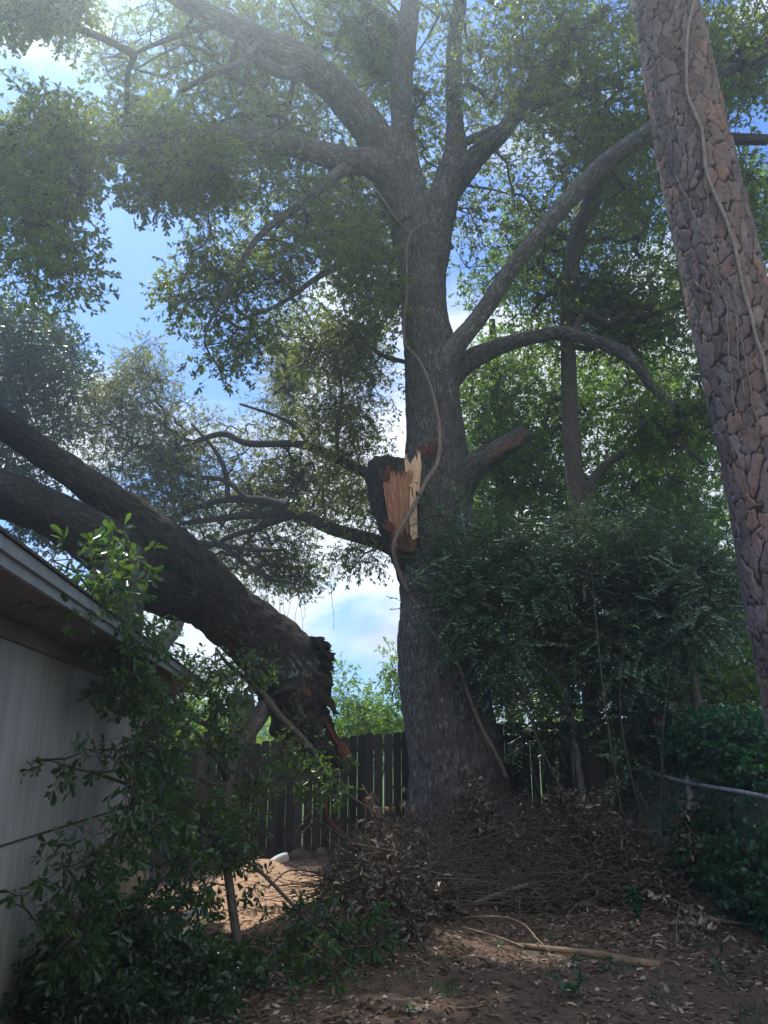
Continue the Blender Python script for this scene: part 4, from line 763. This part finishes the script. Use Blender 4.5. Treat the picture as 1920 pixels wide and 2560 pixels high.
# palm behind the fence
palm = thing('fan_palm', 'fan palm with shaggy trunk behind the board fence, beside the fallen limb', 'palm tree', tuple(W(608, 1960, 15.5)))
pt = Acc(); limb(pt, [(610, 1990, 15.5, 60), (606, 1890, 15.5, 62), (604, 1800, 15.5, 70), (605, 1740, 15.5, 56)], 16, 8, .3, None, 3); pt.build('trunk', MAT['dry_twig'], palm)
pf, ps = Acc(), Acc(); hub = W(605, 1745, 15.5)
for k in range(16):
    az = k*2.4; el = R(RNG.uniform(-25, 75)); d = np.array([math.cos(az)*math.cos(el), math.sin(az)*math.cos(el), math.sin(el)]); L = RNG.uniform(.45, .8); c = hub+d*L; tube(ps, spline([hub, hub+d*L*.5+np.array([0, 0, .05]), c], 4), .012, 5)
    S = unit(np.cross(d, [0, 0, 1.])); Nn = np.cross(S, d); nb = 26; th = np.linspace(-1.9, 1.9, nb); bd = d*np.cos(th)[:, None] + S*np.sin(th)[:, None]; bd = bd + np.array([0, 0, -.18])
    leaves(pf, np.repeat(c[None], nb, 0), bd, np.repeat(Nn[None], nb, 0)+rdir(nb)*.1, .62*U(.85, 1.05, nb), .035, 'kite', .3, .22)
ps.build('stalks', MAT['dry_twig'], palm); pf.build('fronds', MAT['leaf_far'], palm)

# ------------------------------------------------------------------ board fence
fence = thing('board_fence', 'weathered dark board fence with light showing between the boards, closing the yard', 'fence', (0, 13.6, 0))
fp = Acc(); fx = -4.05; k = 0; RNGf = np.random.default_rng(3)
def ftop(x): return float(np.interp(x, [-4, -3, -.8, .4, 1.9, 4.5, 5.6], [1.66, 1.70, 1.88, 1.96, 2.08, 2.2, 2.2]))
def fY(x): return float(np.interp(x, [-4.1, 0, 5.6], [13.5, 13.6, 13.9]))
while fx < 5.4:
    w = .135 + RNGf.uniform(-.006, .01); gap = RNGf.uniform(.003, .009) if k % 9 else .024
    if fx < -3.2: gap = .004
    z0 = float(gz(fx, fY(fx)))+.0-.06; z1 = ftop(fx)+RNGf.uniform(-.025, .02); y = fY(fx)+RNGf.uniform(-.006, .006); t = .018; dg = .03; tl = RNGf.uniform(-.006, .006)
    x0, x1 = fx, fx+w
    V = [];
    for yy in (y, y+t): V += [(x0, yy, z0), (x1, yy, z0), (x1+tl, yy, z1-dg), (x1-dg+tl, yy, z1), (x0+dg+tl, yy, z1), (x0+tl, yy, z1-dg)]
    fp.add(V, [(0, 1, 2, 5), (5, 2, 3, 4), (6, 11, 8, 7), (11, 10, 9, 8)] + [(i, 6+i, 6+(i+1) % 6, (i+1) % 6) for i in range(6)], qa=RNGf.random()**1.6)
    fx += w+gap; k += 1
fp.build('picket_panel', MAT['fence'], fence, smooth=False)
for zz in (.35, 1.45):
    r_ = Acc()
    for i in range(8):
        xa, xb = -4+i*1.2, -4+(i+1)*1.2-.004; za, zb = float(gz(xa, 13.7))+zz, float(gz(xb, 13.7))+zz
        ya, yb2 = fY(xa)+.022, fY(xb)+.022
        r_.add([(xa, ya, za), (xb, yb2, zb), (xb, yb2, zb+.09), (xa, ya, za+.09), (xa, ya+.04, za), (xb, yb2+.04, zb), (xb, yb2+.04, zb+.09), (xa, ya+.04, za+.09)], [(0, 1, 2, 3), (4, 7, 6, 5), (0, 3, 7, 4), (1, 5, 6, 2), (3, 2, 6, 7), (0, 4, 5, 1)], qa=.3)
    r_.build('rail', MAT['fence'], fence, smooth=False)
for xx in (-3.9, -1.5, .9, 3.3):
    p_ = Acc(); z0 = float(gz(xx, 13.8)); lbox(xx, xx+.09, fY(xx)+.064, fY(xx)+.154, z0-.1, z0+1.6, p_); p_.build('fence_post', MAT['fence'], fence, smooth=False)
gp = thing('end_panel', 'plain brown fence panel beside the far house corner', 'fence', tuple(W(420, 2130, 12.6)))
p_ = Acc()
for i in range(6): xx = W(388, 2000, 12.4)[0]+i*.118; lbox(xx, xx+.114, 12.4, 12.42, -.05, 1.60+.004*(i % 2), p_)
p_.build('panel_boards', MAT['fence'], gp, smooth=False)
# ------------------------------------------------------------------ chain link fence
m = M('galvanised'); a = m.noise(m.vec(None, (20, 20, 20)), 1, 6, .7); m.p.inputs['Metallic'].default_value = .35; MAT['steel'] = m.set(m.ramp(a, [(.35, (.16, .12, .09)), (.5, (.34, .35, .35)), (.8, (.5, .52, .52))]), .55, .5)
A = W(1555, 1918, 12.6); B = W(1990, 2012, 7.3)
cl = thing('chain_link_fence', 'rusting chain link fence with a pale top rail running along the right side', 'fence', (A[0], A[1], 0))
c_ = Acc(); ts = np.linspace(0, 1, 14); P = A+(B-A)*ts[:, None]; P[:, 2] += .012*np.sin(ts*9); tube(c_, P, .024, 12); c_.build('top_rail', MAT['steel'], cl)
Lf = np.linalg.norm((B-A)[:2]); hf = 1.15; wa_, wb_ = [], []; dirf = (B-A)/Lf
for s_ in (-1, 1):
    for k in np.arange(-hf, Lf+hf, .058):
        # diagonal wire clipped to the fence rectangle
        u0, u1 = (k, k+hf) if s_ > 0 else (k+hf, k)
        z0, z1 = 0., hf
        for (ua, ub) in ((u0, u1),):
            t0, t1 = 0., 1.; du = ub-ua
            lo, hi = (0-ua)/du, (Lf-ua)/du
            if lo > hi: lo, hi = hi, lo
            t0, t1 = max(t0, lo), min(t1, hi)
            if t1-t0 < .02: continue
            pa_ = A+dirf*(ua+du*t0); pb_ = A+dirf*(ua+du*t1); pa_ = pa_-np.array([0, 0, hf*(1-t0)]); pb_ = pb_-np.array([0, 0, hf*(1-t1)]); off = np.array([0.003*s_, 0, 0]); wa_.append(pa_+off); wb_.append(pb_+off)
c_ = Acc(); sticks(c_, np.array(wa_), np.array(wb_), .0016, .0016, 3); c_.build('wire_mesh', MAT['steel'], cl)
for f in (.02, .5, .93):
    p = A+(B-A)*f; c_ = Acc(); tube(c_, np.array([[p[0]+.03, p[1], float(gz(p[0], p[1]))-.1], [p[0]+.03, p[1], p[2]+.03], [p[0]+.03, p[1], p[2]+.06]]), np.array([.03, .03, .02]), 12); c_.build('line_post', MAT['steel'], cl)
# leaning old post with a block and a stake
lp = thing('leaning_post', 'thick old wooden post leaning behind the wire fence, with a block nailed to its top', 'post', tuple(W(1725, 2020, 11.2)))
c_ = Acc(); limb(c_, [(1735, 2050, 11.2, 40), (1712, 1930, 11.2, 38), (1697, 1860, 11.2, 38), (1682, 1790, 11.2, 34), (1676, 1754, 11.2, 30)], 14, 8, .12, None, 3); c_.build('post', MAT['dry_twig'], lp)
c_ = Acc(); p = W(1649, 1804, 11.0); lbox(p[0]-.1, p[0]+.1, p[1]-.05, p[1]+.05, p[2]-.06, p[2]+.06, c_); c_.build('block', MAT['torn_red'], lp, smooth=False)
sk_ = thing('wooden_stake', 'slim pale stake standing under the block of the leaning post', 'stake', tuple(W(1672, 2000, 11.0)))
c_ = Acc(); a0, a1 = W(1640, 1817, 10.95), W(1685, 2050, 10.95); sticks(c_, [a1], [a0], .018, .016, 4); c_.build('stake_shaft', MAT['dry_twig'], sk_, smooth=False)

# ------------------------------------------------------------------ brush pile, litter, sticks
pl = Acc()
def pilepts(n, regs):
    o = []
    for (x, y, rx, ry, w) in regs:
        k = int(n*w); a = RNG.random(k)*2*np.pi; r = RNG.random(k)**.5; o.append(np.stack([x+rx*r*np.cos(a), y+ry*r*np.sin(a)], -1))
    return np.vstack(o)
xy = pilepts(27000, [(1.5, 9.9, 1.7, 1.35, .58), (2.7, 10.1, .9, 1.3, .15), (.1, 8.5, .75, .8, .17), (-.1, 7.7, .5, .5, .06), (-.1, 9.6, .5, .7, .06)])
P = np.column_stack([xy, gz(xy[:, 0], xy[:, 1]) + np.abs(RNG.normal(0, .06, len(xy))) + (fbm(np.column_stack([xy*2.6, xy[:, 0]*0]), 41, 3)-.42).clip(0)*2.2*RNG.random(len(xy))*np.clip((xy[:, 0]-.3)*2, 0, 1)*np.clip((xy[:, 1]-8.7)*1.5, 0, 1)])
kk = ~((np.abs(P[:, 0]-1.35) < .9) & (np.abs(P[:, 1]-9.25) < .38) & (RNG.random(len(P)) < .75)); P = P[kk]; tall = RNG.random(len(P)) < .28; mm = (P[:, 0] < .9); P[:, 2] += np.where(tall & mm, RNG.random(len(P))*.5*np.clip(1-((P[:, 0]-.05)/.85)**2, 0, 1), 0)
leaves(pl, P, rdir(len(P))*np.array([1, 1, .6]), unit(rdir(len(P))+np.array([0, -.3, .5])), U(.04, .095, len(P)), U(.016, .042, len(P)), 'ovate', .6, .45, rnd=np.clip(RNG.beta(2, 2.2, len(P)), 0, 1))
tag(pl.build('dead_leaf_heap', MAT['dead_dark']), 'heap of withered brown oak leaves piled at the foot of the big oak', 'brush pile', kind='stuff')
tw = Acc(); n = 2600; xy = pilepts(n, [(1.2, 9.6, 1.5, 1.2, .5), (.1, 8.6, .8, .9, .35), (2.6, 10, .9, 1, .15)]); n = len(xy); Aa = np.column_stack([xy, gz(xy[:, 0], xy[:, 1])+U(0, .3, n)])
for i in range(n):
    L = RNG.uniform(.25, .9); d = unit(RNG.normal(size=3)*np.array([1.2, .5, .28])); 
    if xy[i, 0] < .8 and RNG.random() < .4: d = unit(RNG.normal(size=3)*np.array([.7, .5, .9])+np.array([0, 0, .5])); L *= .7
    b = Aa[i]+d*L; mid = (Aa[i]+b)/2+RNG.normal(0, .05, 3); b[2] = max(b[2], float(gz(b[0], b[1]))+.02+.25*RNG.random())
    mid[2] = max(mid[2], float(gz(mid[0], mid[1]))+.01); q = spline([Aa[i], mid, b], 3); r0 = RNG.uniform(.002, .006)*(2.2 if RNG.random() < .05 else 1); sticks(tw, q[:-1], q[1:], np.linspace(r0, r0*.6, 6), np.linspace(r0*.85, r0*.45, 6), 4, rnd=np.full(6, RNG.random()))
tag(tw.build('brush_twigs', MAT['brush']), 'tangle of bare twigs lying through the brush heap', 'brush pile', kind='stuff')
# green sprays lying on the left side of the pile
lt = Acc(); n = 42000; xy = np.column_stack([U(-2.3, 4.4, n), 4.6+8.2*RNG.random(n)**1.15]); dens = fbm(np.column_stack([xy*1.1, xy[:, 0]*0]), 31, 3); keep = RNG.random(n) < np.clip((dens-.3)*3, .12, 1); keep &= ~((np.abs(xy[:, 0]+1.5) < .8) & (xy[:, 1] > 9.2) & (RNG.random(n) < .93)); xy = xy[keep]
P = np.column_stack([xy, gz(xy[:, 0], xy[:, 1])+.008]); n = len(P)
leaves(lt, P, rdir(n)*np.array([1, 1, .25]), unit(rdir(n)*.45+np.array([0, 0, 1])), U(.035, .09, n), U(.014, .038, n), 'ovate', .5, .3, rnd=RNG.beta(1.5, 1.7, n))
tag(lt.build('leaf_litter', MAT['dead']), 'dry brown leaf litter scattered over the dirt', 'leaf litter', kind='stuff')
ns = Acc(); n = 7000; xy = np.column_stack([U(-2.2, 4.4, n), U(4.6, 10.5, n)]); a = RNG.random(n)*6.28; L = U(.04, .13, n); z = gz(xy[:, 0], xy[:, 1])+.006
Aa = np.column_stack([xy, z]); Bb = Aa+np.stack([np.cos(a)*L, np.sin(a)*L, U(0, .015, n)], -1); sticks(ns, Aa, Bb, .0013, .001, 3); tag(ns.build('pine_straw', MAT['dry_twig']), 'thin pine needles and twig bits strewn over the dirt', 'pine straw', kind='stuff')
def stick(name, label, cat, pts, mat, ground=True, group=None):
    """pts rows px, py, Y, width px (Y None -> found from the ground)"""
    t = thing(name, label, cat, tuple(W(pts[0][0], pts[0][1], pts[0][2]))); a = Acc(); limb(a, pts, 12, 12, .3, None, 5); a.build('shaft', MAT[mat], t); return t, a
def gY(px, py):                                   # distance at which the pixel meets the ground
    x, y, z = ray(px, py); t = np.linspace(4, 16, 1500); g = gz(x/y*t, t); h = EYE+z/y*t-g; k = np.argmax(h < 0); return t[k] if (h < 0).any() else 12.0
def gpts(l): return [(x, y-w*.4, gY(x, y)-.03, w) for (x, y, w) in l]
stick('fallen_log', 'long bare tan log lying on the litter in front of the brush pile', 'log', gpts([(1292, 2366, 11), (1340, 2374, 15), (1420, 2384, 17), (1500, 2395, 19), (1580, 2410, 18), (1650, 2420, 17)]), 'tan')
stick('bent_stick', 'thin bent stick reaching from the pile to the tan log', 'stick', [(1160, 2295, 8.0, 5), (1200, 2292, 7.9, 5), (1260, 2294, 7.8, 5), (1310, 2312, 7.6, 5), (1345, 2350, 7.3, 5), (1375, 2378, 7.05, 4)], 'dry_twig')
stick('straight_stick', 'thin straight stick lying left of the tan log', 'stick', [(1155, 2318, 7.7, 5), (1200, 2330, 7.6, 5), (1250, 2345, 7.45, 6), (1310, 2368, 7.2, 7)], 'dry_twig')
stick('grey_stick', 'grey forked stick on the ground toward the wire fence', 'stick', gpts([(1650, 2248, 8), (1700, 2275, 8), (1780, 2300, 9), (1850, 2312, 8), (1905, 2315, 6)]), 'vine')
stick('buried_branch', 'brown branch sloping out of the brush pile', 'branch', [(1180, 2262, 8.5, 12), (1240, 2238, 8.6, 13), (1300, 2218, 8.8, 12), (1345, 2206, 9, 9)], 'dry_twig')
stick('dark_branch', 'dark reddish branch leaning against the brush pile near the fence', 'branch', [(815, 1990, 9.6, 9), (818, 2040, 9.6, 10), (850, 2080, 9.5, 11), (900, 2125, 9.4, 14), (940, 2160, 9.3, 16), (990, 2200, 9.2, 16)], 'torn_red')
stick('arched_twig', 'thin arched twig crossing the sunlit sand', 'twig', [(670, 2220, 9.6, 4), (715, 2180, 9.7, 4), (760, 2176, 9.7, 5), (810, 2190, 9.6, 6), (860, 2214, 9.4, 7)], 'thin_bark')
stick('curved_twig', 'pale curved twig on the leaves at the bottom of the picture', 'twig', gpts([(1140, 2522, 4), (1190, 2518, 4), (1250, 2500, 4), (1290, 2490, 3)]), 'dry_twig')
stick('foot_stick', 'short pale stick in the sun patch left of the log', 'stick', gpts([(1150, 2396, 5), (1190, 2394, 6), (1226, 2402, 6)]), 'dry_twig')
# dead sprays by the trunk: bare grey twig fans
ds = thing('dead_spray', 'bare pale twig fan hanging before the fence boards', 'dead branch', tuple(W(780, 2010, 9.4)))
a = Acc()
for l in ([(785, 2018), (760, 2050), (735, 2085)], [(785, 2018), (775, 2060), (750, 2085), (732, 2098)], [(768, 2045), (750, 2045)], [(772, 2062), (780, 2078)], [(760, 2108), (758, 2125)], [(745, 2075), (732, 2072)]):
    l = np.array(l, float); q = spline(W(l[:, 0], l[:, 1], 9.4), 4); tube(a, q, .006, 4)
a.build('twigs', MAT['vine'], ds)
def spray(name, label, root, tips, nleaf, leaf='dead', bark='vine', r=.01, ll=.08):
    t = thing(name, label, 'dead branch', tuple(W(*root))); a, l_ = Acc(), Acc(); Pn = []
    for (x, y, Yy) in tips:
        q = spline([W(*root), (W(*root)+W(x, y, Yy))/2+RNG.normal(0, .05, 3), W(x, y, Yy)], 6); tube(a, q, np.linspace(r, r*.35, len(q)), 5); Pn.append(q[3:])
    Pn = np.vstack(Pn); k = RNG.integers(0, len(Pn), nleaf); sprigs(l_, a, Pn[k]+RNG.normal(0, .02, (nleaf, 3)), rdir(nleaf), .09, 4, ll, .5, 1, 'ovate', .4, .2, .002, curl=.5)
    a.build('twigs', MAT[bark], t); l_.build('withered_leaves', MAT[leaf], t)
spray('withered_branch', 'withered branch with curled leaves standing up left of the oak base', (1000, 2170, 9.6), [(905, 1960, 9.8), (930, 2000, 9.7), (985, 2010, 9.6), (1025, 1975, 9.9), (880, 2060, 9.5), (960, 2060, 9.4), (900, 2110, 9.2)], 70)
spray('withered_branch', 'withered brown branch propped against the slender tree', (1500, 2120, 11.2), [(1400, 1960, 11.3), (1430, 1985, 11.3), (1470, 2000, 11.2), (1520, 2040, 11.1), (1440, 2040, 11), (1550, 2080, 11)], 60)
spray('withered_branch', 'withered dark leaves hung on the wire fence below the rail', (1760, 2150, 9.2), [(1720, 1985, 9.6), (1750, 2000, 9.5), (1730, 2060, 9.4), (1770, 2080, 9.3), (1700, 2030, 9.6), (1740, 2120, 9.2)], 70)
spray('withered_branch', 'withered leaves spread on the right of the brush pile, by the grey stick', (1700, 2260, 8.4), [(1720, 2330, 7.8), (1690, 2370, 7.5), (1780, 2310, 7.9), (1800, 2370, 7.5), (1650, 2240, 8.6)], 46)
# weeds
def weed(label, px, py, h, nl, ll=.07, Yo=0, lean=0):
    Yy = gY(px, py); b = W(px, py, Yy); t = thing('weed', label, 'weed', tuple(b), None); a, l_ = Acc(), Acc()
    for k in range(3 if h > .15 else 2):
        tip = b+np.array([RNG.normal(0, .05)+lean, RNG.normal(0, .04), h*RNG.uniform(.6, 1)]); q = spline([b, (b+tip)/2+RNG.normal(0, .01, 3), tip], 5); tube(a, q, .003, 5)
        kk = RNG.integers(2, len(q), nl//3+1); n = len(kk); leaves(l_, q[kk], unit(rdir(n)+np.array([0, 0, .5])), unit(rdir(n)*.5+np.array([0, 0, 1])), U(.6, 1.2, n)*ll, U(.35, .5, n)*ll, 'ovate', .3, .3)
    a.build('stem', MAT['leaf_ivy'], t); l_.build('leaves', MAT['leaf_ivy'], t)
weed('tall green weed growing at the right foot of the brush pile', 1600, 2300, .42, 40, .1)
weed('small green weed beside the right end of the tan log', 1790, 2398, .14, 14)
weed('small weed under the middle of the tan log', 1515, 2430, .12, 12)
weed('tiny green weed right above the left part of the tan log', 1375, 2362, .10, 10, .05)
weed('tiny pale weed by the bent stick', 1245, 2376, .1, 10, .05)
weed('green weed low at the right, beyond the log', 1815, 2450, .12, 10)
weed('grassy weed near the bottom centre of the picture', 1436, 2500, .16, 14, .09)
weed('bright weed sprouting at the bottom, left of the curved twig', 1025, 2540, .1, 12, .05)
weed('bright green weed on top of the pale pipe by the sand', 700, 2150, .14, 12, .12)
# grass tufts
ga = Acc(); n = 1500; c = np.column_stack([U(-.5, 4.2, 60), U(5.2, 7.5, 60)]); xy = c[RNG.integers(0, 60, n)]+RNG.normal(0, .06, (n, 2)); P = np.column_stack([xy, gz(xy[:, 0], xy[:, 1])-.005]); leaves(ga, P, unit(rdir(n)*.5+np.array([0, 0, 1])), rdir(n), U(.04, .12, n), .006, 'kite', .2, .3)
tag(ga.build('grass', MAT['leaf_ivy']), 'sparse grass blades between the leaves', 'grass', kind='stuff')
# stones at the fence, pale pipe, white board, yellow tape
m = M('stone'); a = m.noise(m.vec(None, (6, 6, 6)), 1, 7, .7); m.bump(a, .8, .02); MAT['stone'] = m.set(m.ramp(a, [(.3, (.1, .08, .065)), (.7, (.22, .18, .15))]), .9, .2)
def stone(label, px, py, w, h):
    Yy = 13.1; b = W(px, py, Yy); a = Acc(); r = RW(w, py, Yy); th = np.linspace(0, np.pi, 14)
    P = np.stack([b[0]-r*np.cos(th), b[1]+0*th, b[2]+.0*th], -1); rad = np.maximum(np.sin(th)**.6*RW(h, py, Yy), .004); tube(a, P, rad, 16, lump=.35, lf=6, seed=int(px)); tag(a.build('stone', MAT['stone']), label, 'stone')
stone('flat brown stone at the foot of the fence, the wider of two', 750, 2140, 54, 30); stone('small round stone at the foot of the fence, right of the flat one', 805, 2138, 32, 36)
m = M('grey_plastic'); a = m.noise(m.vec(None, (9, 9, 9)), 1, 5); MAT['plastic'] = m.set(m.ramp(a, [(.3, (.4, .41, .42)), (.7, (.62, .63, .63))]), .5, .4)
pi_ = thing('plastic_pipe', 'pale grey pipe lying beside the sand heap', 'pipe', tuple(W(665, 2176, 11.4)))
a = Acc(); q = spline(W(np.array([645., 668, 695, 716]), np.array([2185., 2168, 2150, 2142]), np.array([11.0, 11.2, 11.4, 11.5])), 5); tube(a, q, .062, 18, cap=False); a.build('tube', MAT['plastic'], pi_)
m = M('peeling_white'); a = m.noise(m.vec(None, (14, 14, 14)), 1, 6, .7); MAT['white'] = m.set(m.rng(a, .3, .7) and m.ramp(a, [(.35, (.25, .24, .22)), (.5, (.62, .62, .6)), (.8, (.75, .75, .72))]), .6, .3)
def strip(name, label, cat, pts, wd, th, mat, twist=0):
    t = thing(name, label, cat, tuple(W(*pts[0]))); a = Acc(); p = np.array(pts, float); q = spline(W(p[:, 0], p[:, 1], p[:, 2]), 8); d = unit(np.gradient(q, axis=0)); upv = np.array([0, -.45, .9]); S = unit(np.cross(d, upv)); F = np.cross(S, d)
    an = twist*np.sin(np.linspace(0, 7, len(q)))[:, None]; S2 = S*np.cos(an)+F*np.sin(an); F2 = np.cross(S2, d)
    V = np.stack([q+S2*wd*a_+F2*th*b_ for (a_, b_) in ((-.5, -.5), (.5, -.5), (.5, .5), (-.5, .5))], 1); k = len(q); i = np.arange(k*4).reshape(k, 4); j = np.roll(i, -1, 1)
    a.add(V, np.vstack([np.stack([i[:-1], j[:-1], j[1:], i[1:]], -1).reshape(-1, 4), [[0, 1, 2, 3]], [[k*4-1, k*4-2, k*4-3, k*4-4]]])); a.build(name+'_strip' if twist else 'board', MAT[mat], t, smooth=False)
strip('white_board', 'narrow white trim board lying on the ground before the hanging leaves', 'board', [(392, 2336, 6.75), (440, 2306, 6.95), (505, 2270, 7.2)], .055, .03, 'white')
m = M('yellow_tape'); a = m.noise(m.vec(None, (8, 8, 8)), 1, 4); MAT['tape'] = m.set(m.ramp(a, [(.42, (.5, .42, .08)), (.55, (.6, .6, .45))]), .45, .4)
strip('yellow_tape', 'twisted yellow plastic ribbon trailing under the hanging leaves', 'tape', [(335, 2378, 6.45), (380, 2360, 6.55), (420, 2345, 6.7), (470, 2325, 6.85), (500, 2310, 6.95), (548, 2284, 7.15)], .05, .003, 'tape', .8)

# ------------------------------------------------------------------ haze box added to imitate veiling glare of the lens
bx = Acc(); lbox(-97, 97, -32, 102, -2.5, 27, bx)
m = bpy.data.materials.new('glare_haze'); m.use_nodes = True; m.node_tree.nodes.clear(); vo = m.node_tree.nodes.new('ShaderNodeVolumePrincipled'); mo = m.node_tree.nodes.new('ShaderNodeOutputMaterial')
vo.inputs['Color'].default_value = (.74, .91, 1, 1); vo.inputs['Density'].default_value = .0050; vo.inputs['Anisotropy'].default_value = .72
m.node_tree.links.new(vo.outputs[0], mo.inputs['Volume']); tag(bx.build('glare_haze', m, smooth=False), kind='stuff')
